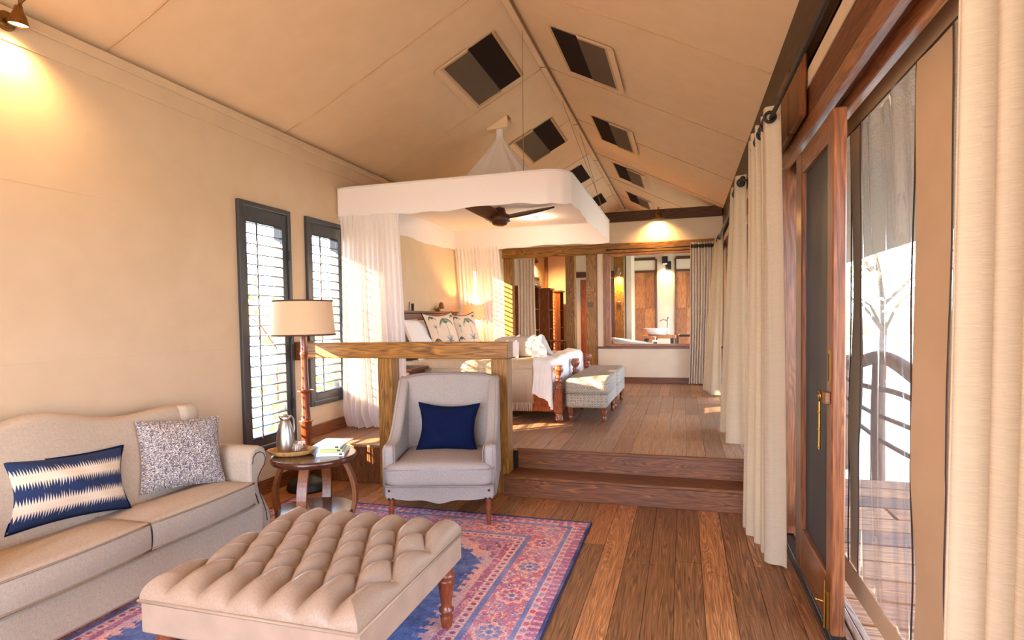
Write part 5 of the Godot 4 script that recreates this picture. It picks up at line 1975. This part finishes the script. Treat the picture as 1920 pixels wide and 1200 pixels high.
	for x: float in [-0.21, 0.21]:
		for z: float in [-0.15, 0.15]:
			g = G.new()
			g.tube([Vector3(x, 0, z), Vector3(x, 0.1, z)], [0.018, 0.026], 10)
			put("leg", g, M.turned, n)
	dup(n, Vector3(-3.05, PL, -8.25), "dark wooden night table under the bedside lamp, beyond the bed")
	var bl := thing("bedside_lamp", "lit bedside lamp with tan drum shade beyond the pillows", "lamp", Vector3(-3.05, PL + 0.592, -8.25))
	g = G.new()
	g.lathe([Vector2(0.0, 0.0), Vector2(0.075, 0.0), Vector2(0.078, 0.015), Vector2(0.05, 0.03), Vector2(0.022, 0.05), Vector2(0.03, 0.09), Vector2(0.024, 0.16), Vector2(0.034, 0.24), Vector2(0.022, 0.34), Vector2(0.03, 0.40), Vector2(0.012, 0.43), Vector2(0.012, 0.53)], 24)
	put("stem", g, M.turned, bl)
	g = G.new()
	g.lathe([Vector2(0.165, 0.515), Vector2(0.152, 0.725), Vector2(0.150, 0.725), Vector2(0.163, 0.515)], 40)
	put("lamp_shade", g, M.shade, bl)
	g = G.new()
	g.soft(Vector3(0, 0.60, 0), Vector3(0.03, 0.04, 0.03), 1, 1, 14, 10)
	var em := plain(c8(255, 220, 160), 0.5)
	em.emission_enabled = true
	em.emission = c8(255, 205, 130)
	em.emission_energy_multiplier = 8.0
	put("bulb", g, em, bl)
	var li := OmniLight3D.new()
	li.name = "bedside_glow"
	li.light_color = c8(255, 190, 110)
	li.light_energy = 0.6
	li.light_size = 0.03
	li.omni_range = 8.0
	li.omni_attenuation = 2.0
	li.shadow_enabled = true
	bl.add_child(li)
	li.position = Vector3(0, 0.60, 0)
	# small fittings on the wall over the headboard
	var rl := thing("reading_light", "slim chrome reading light on the wall above the headboard", "light", Vector3(WL, 1.61, -6.80))
	g = G.new()
	g.box(Vector3(0.0, -0.07, -0.022), Vector3(0.03, 0.07, 0.022), 0.006)
	put("back_plate", g, M.steel, rl)
	g = G.new()
	g.tube([Vector3(0.045, -0.06, 0), Vector3(0.045, 0.05, 0)], 0.018, 14)
	put("lamp_tube", g, M.iron, rl)
	var sc := thing("swing_lamp", "folded brass swing lamp above the headboard near the far pillow", "light", Vector3(WL, 1.59, -7.62))
	g = G.new()
	g.box(Vector3(0.0, -0.05, -0.03), Vector3(0.02, 0.05, 0.03), 0.006)
	put("back_plate", g, M.brass, sc)
	g = G.new()
	g.tube([Vector3(0.02, 0, 0), Vector3(0.08, 0.0, 0.04), Vector3(0.06, 0.0, 0.14), Vector3(0.10, -0.02, 0.16)], 0.012, 8)
	g.soft(Vector3(0.07, 0.0, 0.06), Vector3(0.03, 0.03, 0.03), 1, 1, 12, 8)
	put("arm", g, M.antique, sc)
	g = G.new()
	g.lathe([Vector2(0.02, 0.04), Vector2(0.03, 0.02), Vector2(0.045, -0.05), Vector2(0.043, -0.05), Vector2(0.02, 0.03)], 18, Vector3(0.08, 0.06, -0.02))
	put("head", g, M.antique, sc)
	# two matching upholstered benches at the foot
	var be := thing("bench", "woven-check upholstered bench at the bed's foot, nearer the camera", "bench", Vector3(-0.99, PL, -6.465), 0.0, "benches at the foot of the bed")
	g = G.new()
	g.box(Vector3(-0.222, 0.15, -0.435), Vector3(0.222, 0.305, 0.435), 0.02)
	put("base", g, M.bench, be)
	g = G.new()
	g.soft(Vector3(0, 0.375, 0), Vector3(0.232, 0.092, 0.442), 0.32, 0.14, 64, 26)
	put("seat_cushion", g, M.bench, be)
	g = G.new()
	g.tube([Vector3(-0.225, 0.307, -0.437), Vector3(0.225, 0.307, -0.437), Vector3(0.225, 0.307, 0.437), Vector3(-0.225, 0.307, 0.437)], 0.005, 6, true)
	put("piping", g, M.bench, be)
	for x: float in [-0.18, 0.18]:
		for z: float in [-0.385, 0.385]:
			g = G.new()
			g.lathe([Vector2(0.0, 0.0), Vector2(0.018, 0.0), Vector2(0.022, 0.03), Vector2(0.024, 0.05), Vector2(0.016, 0.056), Vector2(0.024, 0.068), Vector2(0.032, 0.115), Vector2(0.026, 0.125), Vector2(0.036, 0.135), Vector2(0.036, 0.152)], 20, Vector3(x, 0, z))
			put("leg", g, M.turned, be)
	dup(be, Vector3(-0.98, PL, -7.365), "woven-check upholstered bench at the bed's foot, farther from the camera")

func build_canopy() -> void:
	var x0 := -3.385
	var x1 := -1.0
	var za := -5.2
	var zb := -8.32
	var y0 := 2.505
	var y1 := 2.80
	var w := thing("bed_canopy", "white cloth bed canopy with deep valance and peaked net top", "canopy", Vector3(-2.2, y1, -6.76))
	var path := []
	var r := 0.24
	for i in 25:
		path.push_back(Vector3(lerpf(x0, x1 - r, i / 24.0), 0, za))
	for i in range(1, 10):
		var a := PI / 2 * i / 9.0
		path.push_back(Vector3(x1 - r + r * sin(a), 0, za - r + r * cos(a)))
	for i in range(1, 25):
		path.push_back(Vector3(x1, 0, lerpf(za - r, zb + 0.05, i / 24.0)))
	for i in range(1, 25):
		path.push_back(Vector3(lerpf(x1, x0, i / 24.0), 0, zb))
	for i in range(1, 24):
		path.push_back(Vector3(x0, 0, lerpf(zb, za, i / 24.0)))
	var n := path.size()
	var cen := Vector3(-2.2, 0, -6.76)
	var at := func(a: float) -> Vector3:
		var f := a * n
		var i := int(f) % n
		var p: Vector3 = path[i]
		var q: Vector3 = path[(i + 1) % n]
		return p.lerp(q, f - int(f))
	var g := gw(w.position)
	g.grid(420, 10, func(a: float, b: float) -> Vector3:
		var p: Vector3 = at.call(a)
		var o := (p - cen).normalized()
		var k := 0.008 * sin(a * 190.0) + 0.006 * sin(a * 77.0)
		p += o * k * b
		p.y = lerpf(y1, y0 + 0.012 * sin(a * 43.0) + 0.006 * sin(a * 131.0), b)
		return p, true)
	put("valance", g, M.net_thick, w)
	g = gw(w.position)
	var ps := []
	for i in n:
		ps.push_back(path[i] + Vector3(0, y1, 0))
	g.tube(ps, 0.010, 6, true)
	put("frame", g, M.net_thick, w)
	g = gw(w.position)
	g.grid(160, 8, func(a: float, b: float) -> Vector3:
		var p: Vector3 = at.call(a)
		p = p.lerp(cen, b)
		p.y = y1 - 0.012 * sin(PI * b)
		return p, true)
	put("top_net", g, M.net_thick, w)
	var peak := Vector3(-2.09, 3.70, -6.65)
	g = gw(w.position)
	g.grid(160, 30, func(a: float, b: float) -> Vector3:
		var p: Vector3 = at.call(a)
		var d := p - Vector3(peak.x, 0, peak.z)
		var ang := atan2(d.z, d.x)
		var c := clampf(b / 0.93, 0.0, 1.0)
		var rr := minf(0.66, d.length()) * pow(1.0 - c, 1.12) + 0.042
		rr *= 1.0 + 0.07 * sin(ang * 14.0) * c * (1.0 - c) * 3.0
		var y := lerpf(y1 + 0.005, peak.y - 0.10, pow(c, 1.0)) if b < 0.93 else lerpf(peak.y - 0.10, peak.y, (b - 0.93) / 0.07)
		return Vector3(peak.x + cos(ang) * rr, y, peak.z + sin(ang) * rr), true)
	put("peak_net", g, M.net_thick, w)
	g = gw(w.position)
	var ry := func(x: float) -> float: return roof_y(x) - 0.004
	for zz: float in [-6.55, -6.75]:
		pass
	var poly := [Vector2(-2.23, ry.call(-2.23)), Vector2(-1.97, ry.call(-1.97)), Vector2(-1.97, 3.70), Vector2(-2.23, 3.685)]
	g.extr(poly, -6.72, -6.58, 0.004, Vector3(1, 0, 0), Vector3.UP, Vector3(0, 0, 1))
	put("ceiling_bracket", g, M.canvas, w)
	for k: Array in [[Vector3(-1.402, 4.075, -5.2), Vector3(-1.41, y1, -5.2)], [Vector3(-1.402, 4.075, -7.0), Vector3(-1.02, y1, -8.25)], [Vector3(-1.402, 4.075, -8.3), Vector3(-1.06, y1, -8.3)]]:
		g = gw(w.position)
		g.tube([k[0], k[1]], 0.0028, 5)
		put("suspension_cord", g, M.cord, w)
	# side nets
	net("bed_net", "white gathered bed net falling to the floor before the headboard wall, nearest camera", Vector3(-3.36, y0 + 0.03, -5.21), Vector3(-2.715, y0 + 0.03, -5.23), Vector3(-3.34, PL + 0.012, -5.14), Vector3(-2.66, PL + 0.012, -5.24), 12.0, 1.0)
	net("bed_net", "white gathered bed net behind the bedside lamp at the canopy's rear", Vector3(-3.36, y0 + 0.03, -8.30), Vector3(-2.66, y0 + 0.03, -8.30), Vector3(-3.34, PL + 0.012, -8.62), Vector3(-2.60, PL + 0.012, -8.62), 12.0, 2.0)
	var bl := thing("canopy_spot", "tiny glowing spotlight under the canopy cloth right of the fan", "light", Vector3(-1.88, 2.765, -7.5))
	g = G.new()
	g.lathe([Vector2(0.0, 0.028), Vector2(0.03, 0.028), Vector2(0.034, 0.0), Vector2(0.026, 0.0), Vector2(0.024, 0.012), Vector2(0.0, 0.012)], 20)
	put("ring", g, M.ceramic, bl)
	g = G.new()
	g.lathe([Vector2(0.0, 0.004), Vector2(0.022, 0.004), Vector2(0.024, 0.011), Vector2(0.0, 0.0115)], 20)
	var em := plain(c8(255, 240, 215), 0.4)
	em.emission_enabled = true
	em.emission = c8(255, 236, 200)
	em.emission_energy_multiplier = 6.0
	put("bulb", g, em, bl)
	var cl := OmniLight3D.new()
	cl.name = "canopy_glow"
	cl.light_color = c8(255, 226, 188)
	cl.light_energy = 0.25
	cl.light_size = 0.02
	cl.omni_range = 8.0
	cl.omni_attenuation = 2.0
	cl.shadow_enabled = true
	bl.add_child(cl)
	cl.position = Vector3(0, -0.03, 0)
	# the ceiling fan hanging inside
	var hub := Vector3(-2.13, 2.67, -6.72)
	var f := thing("ceiling_fan", "carved wooden ceiling fan with slim blades below the canopy", "fan", hub)
	g = G.new()
	g.lathe([Vector2(0.0, -0.105), Vector2(0.05, -0.10), Vector2(0.085, -0.085), Vector2(0.10, -0.06), Vector2(0.102, -0.052), Vector2(0.125, -0.048), Vector2(0.132, -0.02), Vector2(0.13, 0.015), Vector2(0.11, 0.035), Vector2(0.08, 0.045), Vector2(0.062, 0.11), Vector2(0.0, 0.112)], 36)
	put("hub", g, M.fan, f)
	g = G.new()
	g.tube([Vector3(0, 0.10, 0), Vector3(0, 1.03, 0)], 0.011, 10)
	put("down_rod", g, M.fan, f)
	var away := Vector3(hub.x, 0, hub.z).normalized()
	for k: float in [105.0, 225.0, 345.0]:
		var d := away.rotated(Vector3.UP, deg_to_rad(-k))
		var s := Vector3.UP.cross(d)
		g = G.new()
		g.grid(30, 12, func(a: float, b: float) -> Vector3:
			var wd := 0.088 * sin(PI * clampf(0.30 + 0.66 * a, 0.0, 1.0)) + 0.006
			var th := TAU * b
			var c := s * cos(th) * wd + Vector3.UP * (sin(th) * 0.010 + cos(th) * wd * 0.5)
			return d * lerpf(0.09, 0.67, a) + Vector3.UP * (0.005 + 0.11 * a - 0.03 * a * a) + c + s * 0.05 * sin(a * PI), false, true)
		put("blade", g, M.fan, f)

func net(called: String, label: String, ta: Vector3, tb: Vector3, ha: Vector3, hb: Vector3, folds: float, sd: float) -> void:
	var w := thing(called, label, "net", (ha + hb) / 2, 0.0, "")
	var g := gw(w.position)
	var dir := (tb - ta).normalized()
	var side := Vector3.UP.cross(dir).normalized()
	g.grid(int(folds * 16), 50, func(a: float, b: float) -> Vector3:
		var c := ta.lerp(tb, a).lerp(ha.lerp(hb, a), b)
		var ph := TAU * folds * a + 0.9 * sin(a * 7.0 + sd) * b
		var am := lerpf(0.012, 0.045, b) * (0.7 + 0.5 * sin(a * 17.0 + sd * 3.0))
		c += side * am * sin(ph) + dir * 0.02 * sin(b * 4.0 + a * 6.0 + sd) * b
		if b > 0.93:
			c += side * (0.07 + 0.03 * sin(a * 21.0)) * (b - 0.93) / 0.07
			c.y = maxf(c.y, PL + 0.01)
		return c)
	put("netting", g, M.net, w)

func spotlight(label: String, at: Vector3, wall_dir: Vector3, tilt: Vector3, energy: float, m: Material, cone := 50.0) -> void:
	var w := thing("spotlight", label, "light", at)
	var side := Vector3.UP.cross(wall_dir).normalized()
	var g := G.new()
	var bs := Basis(side, wall_dir, side.cross(wall_dir))
	g.x = Transform3D(bs, Vector3.ZERO)
	g.lathe([Vector2(0.0, 0.02), Vector2(0.045, 0.018), Vector2(0.052, 0.0), Vector2(0.0, 0.0)], 24)
	put("wall_plate", g, m, w)
	g = G.new()
	var head := wall_dir * 0.10
	g.tube([wall_dir * 0.01, wall_dir * 0.05 + Vector3(0, -0.01, 0), head + Vector3(0, 0.02, 0)], 0.009, 8)
	put("arm", g, m, w)
	var d := tilt.normalized()
	var ax := d.cross(Vector3.FORWARD).normalized()
	var hb := Basis(ax, -d, ax.cross(-d))
	g = G.new()
	g.x = Transform3D(hb, head)
	g.lathe([Vector2(0.0, 0.055), Vector2(0.018, 0.055), Vector2(0.022, 0.03), Vector2(0.036, 0.0), Vector2(0.046, -0.04), Vector2(0.044, -0.04), Vector2(0.033, 0.0), Vector2(0.0, 0.01)], 24)
	put("shade", g, m, w)
	g = G.new()
	g.x = Transform3D(hb, head)
	g.tube([Vector3(0, 0.05, 0), Vector3(0.005, 0.09, 0), Vector3(0.02, 0.10, 0), Vector3(0.02, 0.05, 0)], 0.004, 6)
	g.tube([Vector3(0.0, 0.06, 0), Vector3(0.05, 0.085, 0.0)], 0.004, 6)
	put("wing_screw", g, m, w)
	g = G.new()
	g.x = Transform3D(hb, head)
	g.lathe([Vector2(0.0, -0.034), Vector2(0.040, -0.034), Vector2(0.036, -0.01), Vector2(0.0, -0.008)], 24)
	var em := plain(c8(255, 240, 210), 0.4)
	em.emission_enabled = true
	em.emission = c8(255, 226, 176)
	em.emission_energy_multiplier = 6.0
	put("bulb", g, em, w)
	var l := SpotLight3D.new()
	l.name = "spot_beam"
	l.light_color = c8(255, 198, 128)
	l.light_energy = energy
	l.light_size = 0.03
	l.spot_range = 12.0
	l.spot_attenuation = 2.0
	l.spot_angle = cone
	l.spot_angle_attenuation = 1.0
	l.shadow_enabled = true
	w.add_child(l)
	l.position = head + d * 0.05
	l.look_at_from_position(w.position + l.position, w.position + l.position + d, Vector3.RIGHT if absf(d.y) > 0.9 else Vector3.UP)

func build_lights() -> void:
	spotlight("brass wall spotlight under the eave at the top left corner", Vector3(WL + 0.012, 3.045, -2.20), Vector3.RIGHT, Vector3(-0.10, -1.0, -0.02), 0.75, M.antique, 74.0)
	spotlight("brass spotlight on the dark tie beam above the partition wall", Vector3(-0.395, 3.095, ZB + 0.03), Vector3.BACK, Vector3(0.0, -1.0, -0.10), 1.3, M.antique, 68.0)
	spotlight("brass spotlight high on the dressing room's left wall", Vector3(WL, 2.78, -13.2), Vector3.RIGHT, Vector3(0.25, -1.0, -0.5), 5.0, M.antique, 66.0)

# ---------------------------------------------------------------- dressing room and bathroom
func build_back_rooms() -> void:
	# cupboards along the dressing room's left wall
	var spots := [[-11.35, "open-fronted wooden wardrobe tower nearest the doorway curtain"], [-12.65, "open-fronted wooden wardrobe tower in the middle of the three"], [-13.86, "wooden wardrobe tower at the far end, striped by shutter light"]]
	var proto: Node3D = null
	for k: Array in spots:
		if proto:
			dup(proto, Vector3(-3.11, PL, k[0]), k[1])
			continue
		var c := thing("wardrobe_tower", k[1], "wardrobe", Vector3(-3.11, PL, k[0]), 0.0, "wardrobe towers in the dressing room")
		proto = c
		var g := G.new()
		for z: Array in [[-0.20, -0.18], [0.18, 0.20]]:
			g = G.new()
			g.box(Vector3(-0.27, 0, z[0]), Vector3(0.27, 1.72, z[1]), 0.003)
			put("side_panel", g, M.cabinet, c)
		g = G.new()
		g.box(Vector3(-0.27, 0, -0.18), Vector3(-0.25, 1.72, 0.18))
		put("back_panel", g, M.brown_y, c)
		g = G.new()
		g.box(Vector3(-0.29, 1.72, -0.23), Vector3(0.31, 1.76, 0.23), 0.008)
		put("cornice", g, M.cabinet, c)
		for y: float in [0.05, 0.45, 0.85, 1.27]:
			g = G.new()
			g.box(Vector3(-0.25, y, -0.18), Vector3(0.265, y + 0.022, 0.18), 0.002)
			put("shelf", g, M.cabinet, c)
	# a low luggage stand
	var ls := thing("luggage_stand", "low dark wooden slatted stand in front of the wardrobe towers", "stand", Vector3(-2.55, PL, -11.9))
	var gg := G.new()
	for k in 5:
		gg = G.new()
		gg.box(Vector3(-0.25 + 0.11 * k, 0.60, -0.32), Vector3(-0.18 + 0.11 * k, 0.625, 0.32), 0.003)
		put("slat", gg, M.brown_x, ls)
	for x: float in [-0.22, 0.24]:
		for z: float in [-0.28, 0.28]:
			gg = G.new()
			gg.box(Vector3(x - 0.02, 0, z - 0.02), Vector3(x + 0.02, 0.60, z + 0.02), 0.003)
			put("leg", gg, M.brown_y, ls)
	# corner trim and inner partition with its door
	var g := G.new()
	g.box(Vector3(-3.40, PL, -14.5), Vector3(-3.32, 4.0, -14.42))
	structure("trim_3", "dark timber strip in the dressing room corner", g, M.pine_y)
	g = G.new()
	g.box(Vector3(-2.17, PL, -11.12), Vector3(-1.99, 2.9, -10.95), 0.01)
	structure("post", "rough timber post inside the dressing room, left of the door", g, M.pine_y)
	g = G.new()
	wall_with_holes(g, false, -12.6, -12.5, -2.30, -1.17, PL, 3.05, [[-2.15, -1.42, PL, 2.26]])
	structure("wall_inner", "white inner wall with a hardwood door, beyond the doorway", g, M.wall_back)
	g = G.new()
	g.box(Vector3(-2.30, 2.30, -12.5), Vector3(-1.38, 2.42, -12.44), 0.006)
	structure("lintel", "dark timber lintel above the orange inner door", g, M.lintel_red)
	var d := thing("door_3", "closed orange hardwood panelled door in the inner wall", "", Vector3(-1.78, PL, -12.5), 0.0, "", "structure")
	for k: Array in [[-0.365, -0.25], [0.25, 0.365]]:
		g = G.new()
		g.box(Vector3(k[0], 0, -0.05), Vector3(k[1], 1.92, 0.0), 0.004)
		put("stile", g, M.door_y, d)
	for k: Array in [[0.0, 0.2], [0.85, 1.0], [1.78, 1.92]]:
		g = G.new()
		g.box(Vector3(-0.25, k[0], -0.05), Vector3(0.25, k[1], 0.0), 0.004)
		put("rail", g, M.door_y, d)
	for k: Array in [[0.2, 0.85], [1.0, 1.78]]:
		g = G.new()
		g.box(Vector3(-0.25, k[0], -0.04), Vector3(0.25, k[1], -0.015), 0.01)
		put("door_panel", g, M.door_y, d)
	g = G.new()
	g.tube([Vector3(0.30, 0.95, 0.0), Vector3(0.30, 0.95, 0.05), Vector3(0.2, 0.95, 0.055)], 0.009, 8)
	put("door_handle", g, M.iron, d)
	g = G.new()
	g.box(Vector3(-1.40, PL, -12.46), Vector3(-1.19, 3.2, -12.28), 0.01)
	var pp := structure("post", "golden timber post with lamp and switch, seen through the bathroom window", g, M.pine_y)
	switch_plate(pp, Vector3(-1.30, 1.72, -12.28))
	spotlight("lit spotlight on the timber post inside the bathroom", Vector3(-1.30, 2.36, -12.28), Vector3.BACK, Vector3(0.0, -1.0, -0.12), 3.0, M.steel, 66.0)
	g = G.new()
	g.box(Vector3(-1.19, PL, -13.4), Vector3(-1.06, 3.1, -12.5))
	structure("pillar", "narrow white pillar right of the bathroom post", g, M.wall_back)
	# bathroom end wall: framed panels of oak boards between white piers
	g = G.new()
	g.box(Vector3(-1.19, PL, -13.5), Vector3(WR, 3.1, -13.4))
	var bw := structure("wall_bath", "white bathroom end wall with framed board panels", g, M.wall_back)
	for k: Array in [[-1.07, -0.60], [-0.155, 0.50]]:
		g = G.new()
		for x: float in [k[0] - 0.03, k[1]]:
			g.box(Vector3(x, PL, -13.4), Vector3(x + 0.035, 2.72, -13.36), 0.004)
		g.box(Vector3(k[0], 2.43, -13.4), Vector3(k[1], 2.47, -13.36), 0.004)
		g.box(Vector3(k[0], 2.70, -13.4), Vector3(k[1], 2.76, -13.36), 0.004)
		put("panel_frame", g, M.lintel_red, bw)
		var cols := 2 if k[0] < -1.0 else 3
		for i in cols:
			var xa := lerpf(k[0], k[1], float(i) / cols)
			var xb := lerpf(k[0], k[1], float(i + 1) / cols)
			for j: Array in [[PL, 1.12], [1.12, 1.62], [1.62, 2.43]]:
				g = G.new()
				g.box(Vector3(xa + 0.001, j[0] + 0.001, -13.4), Vector3(xb - 0.001, j[1] - 0.001, -13.385), 0.002)
				put("board", g, [M.oakpanel, M.oakpanel2][(i + int(j[0] * 10)) % 2], bw)
	var ws := thing("wall_sconce", "small black box sconce on the white bathroom pier", "light", Vector3(-0.36, 2.60, -13.4))
	g = G.new()
	g.box(Vector3(-0.02, -0.12, 0.0), Vector3(0.10, 0.06, 0.03), 0.004)
	put("wall_plate", g, M.iron, ws)
	g = G.new()
	g.box(Vector3(-0.09, 0.0, 0.06), Vector3(0.03, 0.16, 0.18), 0.004)
	g.box(Vector3(0.0, 0.0, 0.03), Vector3(0.03, 0.03, 0.08))
	put("shade", g, M.iron, ws)
	g = G.new()
	g.box(Vector3(-0.07, -0.006, 0.08), Vector3(0.01, 0.0, 0.16), 0.002)
	var em := plain(c8(255, 235, 200), 0.4)
	em.emission_enabled = true
	em.emission = c8(255, 220, 160)
	em.emission_energy_multiplier = 4.0
	put("bulb", g, em, ws)
	var l := SpotLight3D.new()
	l.name = "sconce_beam"
	l.light_color = c8(255, 210, 150)
	l.light_energy = 1.1
	l.light_size = 0.04
	l.spot_angle = 60.0
	l.spot_range = 6.0
	l.spot_attenuation = 2.0
	l.shadow_enabled = true
	ws.add_child(l)
	l.position = Vector3(-0.03, -0.02, 0.12)
	l.rotation = Vector3(-PI / 2, 0, 0)
	# washstand
	var v := thing("washstand", "wooden washstand with dark legs carrying the white basin", "washstand", Vector3(-0.47, PL, -11.95))
	g = G.new()
	g.box(Vector3(-0.32, 0.665, -0.25), Vector3(0.32, 0.72, 0.25), 0.008)
	put("top", g, M.oak_x, v)
	for x: float in [-0.25, 0.25]:
		for z: float in [-0.2, 0.2]:
			g = G.new()
			g.box(Vector3(x - 0.03, 0, z - 0.03), Vector3(x + 0.03, 0.665, z + 0.03), 0.003)
			put("leg", g, M.black, v)
	g = G.new()
	g.box(Vector3(-0.25, 0.2, -0.2), Vector3(0.25, 0.24, 0.2), 0.003)
	put("shelf", g, M.black, v)
	var b := thing("basin", "white oval vessel basin on the washstand", "basin", Vector3(-0.55, PL + 0.722, -11.95))
	g = G.new()
	g.x = Transform3D(Basis.from_scale(Vector3(1.15, 1, 0.9)), Vector3.ZERO)
	g.lathe([Vector2(0.0, 0.0), Vector2(0.11, 0.0), Vector2(0.15, 0.03), Vector2(0.19, 0.10), Vector2(0.205, 0.135), Vector2(0.198, 0.138), Vector2(0.18, 0.10), Vector2(0.13, 0.03), Vector2(0.0, 0.02)], 40)
	put("bowl", g, M.ceramic, b)
	var tp := thing("tap", "tall chrome mixer tap beside the white basin", "tap", Vector3(-0.30, PL + 0.722, -12.0))
	g = G.new()
	g.lathe([Vector2(0.0, 0.0), Vector2(0.03, 0.0), Vector2(0.03, 0.02), Vector2(0.022, 0.03), Vector2(0.022, 0.30), Vector2(0.026, 0.31), Vector2(0.022, 0.35), Vector2(0.0, 0.355)], 20)
	put("column", g, M.chrome, tp)
	g = G.new()
	g.tube([Vector3(0, 0.28, 0), Vector3(-0.10, 0.31, 0.01), Vector3(-0.16, 0.27, 0.02)], 0.014, 10)
	put("spout", g, M.chrome, tp)
	g = G.new()
	g.tube([Vector3(0, 0.35, 0), Vector3(0.05, 0.40, 0.0)], 0.008, 8)
	put("lever", g, M.chrome, tp)
	var sd := thing("soap_dispenser", "square white soap dispenser with pump on the window sill", "dispenser", Vector3(-0.45, 0.952, ZB - 0.06))
	g = G.new()
	g.box(Vector3(-0.05, 0, -0.03), Vector3(0.05, 0.10, 0.03), 0.008)
	put("bottle", g, M.ceramic, sd)
	g = G.new()
	g.box(Vector3(-0.03, 0.04, 0.03), Vector3(0.03, 0.07, 0.0312))
	put("paper_tag", g, plain(c8(96, 96, 96), 0.8), sd)
	g = G.new()
	g.tube([Vector3(0, 0.10, 0), Vector3(0, 0.15, 0)], 0.008, 8)
	g.tube([Vector3(0.005, 0.15, 0), Vector3(-0.035, 0.155, 0)], 0.007, 8)
	put("pump", g, M.chrome, sd)
	# bath tub
	var t := thing("bathtub", "white freestanding slipper bathtub with raised end below the window", "bathtub", Vector3(-0.62, PL, -10.9))
	g = G.new()
	g.grid(48, 14, func(a: float, bb: float) -> Vector3:
		var th := a * TAU
		var rim := 0.50 + 0.20 * pow(0.5 - 0.5 * cos(th), 1.2)
		var k := bb * 2.0
		var s := lerpf(0.62, 1.0, pow(minf(k, 1.0), 0.5)) if k <= 1.0 else lerpf(0.94, 0.5, pow(k - 1.0, 1.6))
		var y := rim * minf(k, 1.0) if k <= 1.0 else lerpf(rim, 0.10, k - 1.0)
		return Vector3(0.64 * s * cos(th) - 0.10 * maxf(0.0, y - 0.4) * (1.0 if cos(th) < 0 else 0.0), y, 0.36 * s * sin(th)), true)
	put("tub_shell", g, M.ceramic, t)
	g = G.new()
	var ps := []
	for i in 48:
		var th := TAU * i / 48
		var rr := 0.50 + 0.20 * pow(0.5 - 0.5 * cos(th), 1.2)
		ps.push_back(Vector3(0.635 * cos(th) - 0.10 * maxf(0.0, rr - 0.4) * (1.0 if cos(th) < 0 else 0.0), rr, 0.36 * sin(th)))
	g.tube(ps, 0.022, 8, true)
	put("rim", g, M.ceramic, t)
	# towel rail
	var tr := thing("towel_rail", "black towel rail with brass ends right of the washstand", "towel rail", Vector3(0.0, PL, -11.3))
	g = G.new()
	for x: float in [-0.1, 0.5]:
		g.tube([Vector3(x, 0, 0), Vector3(x, 0.74, 0)], 0.014, 8)
	put("leg", g, M.iron, tr)
	g = G.new()
	g.box(Vector3(-0.08, 0.71, -0.02), Vector3(0.5, 0.75, 0.02), 0.005)
	put("bar", g, M.iron, tr)
	g = G.new()
	g.soft(Vector3(-0.1, 0.75, 0), Vector3(0.025, 0.025, 0.025), 1, 1, 12, 8)
	put("finial", g, M.brass, tr)

func more_materials() -> void:
	M.lintel_red = M.red_y.duplicate()
	M.lintel_red.albedo_color = Color(0.7, 0.62, 0.6)
	M.leather_seam = plain(c8(96, 74, 58), 0.6)
	M.bath_y = wood(M.honey, M.fine_tex, 1, Color.WHITE, 0.35, true, 2.4, 0.22)
	M.bath_x = wood(M.honey, M.fine_tex, 0, Color.WHITE, 0.35, true, 2.4, 0.22)
	M.cabinet = wood(M.honey, M.fine_tex, 1, Color(0.92, 0.82, 0.74), 0.35, true, 2.4, 0.22)
	M.block_y = M.pine_y.duplicate()
	M.block_y.albedo_color = Color(0.72, 0.56, 0.45)
	M.turned_x = M.turned.duplicate()
	M.turned_x.uv1_scale = Vector3(0.5, 3, 3)
	M.bed_post = M.turned.duplicate()
	M.bed_post.albedo_color = Color(1.12, 1.1, 1.12)
	M.bed_rail = M.turned_x.duplicate()
	M.bed_rail.albedo_color = Color(1.15, 1.05, 0.95)
	M.door_y = M.red_y.duplicate()
	M.door_y.albedo_color = Color(1.25, 1.1, 0.9)
	M.oakpanel2 = M.oakpanel.duplicate()
	M.oakpanel2.albedo_color = Color(0.86, 0.8, 0.76)
	M.oakpanel2.uv1_offset = Vector3(0.4, 0.3, 0.1)
	M.oak_x = M.oakpanel.duplicate()
	M.oak_x.uv1_scale = Vector3(0.4, 2.4, 2.4)

func _ready() -> void:
	rng.seed = 7
	set_view()
	make_materials()
	more_materials()
	build_shell()
	build_windows()
	build_doors()
	build_blind()
	build_outside()
	build_railing()
	build_rug()
	build_sofa()
	build_ottoman()
	build_side_table()
	build_floor_lamp()
	build_armchair()
	build_bed()
	build_canopy()
	build_curtains()
	build_back_rooms()
	build_lights()
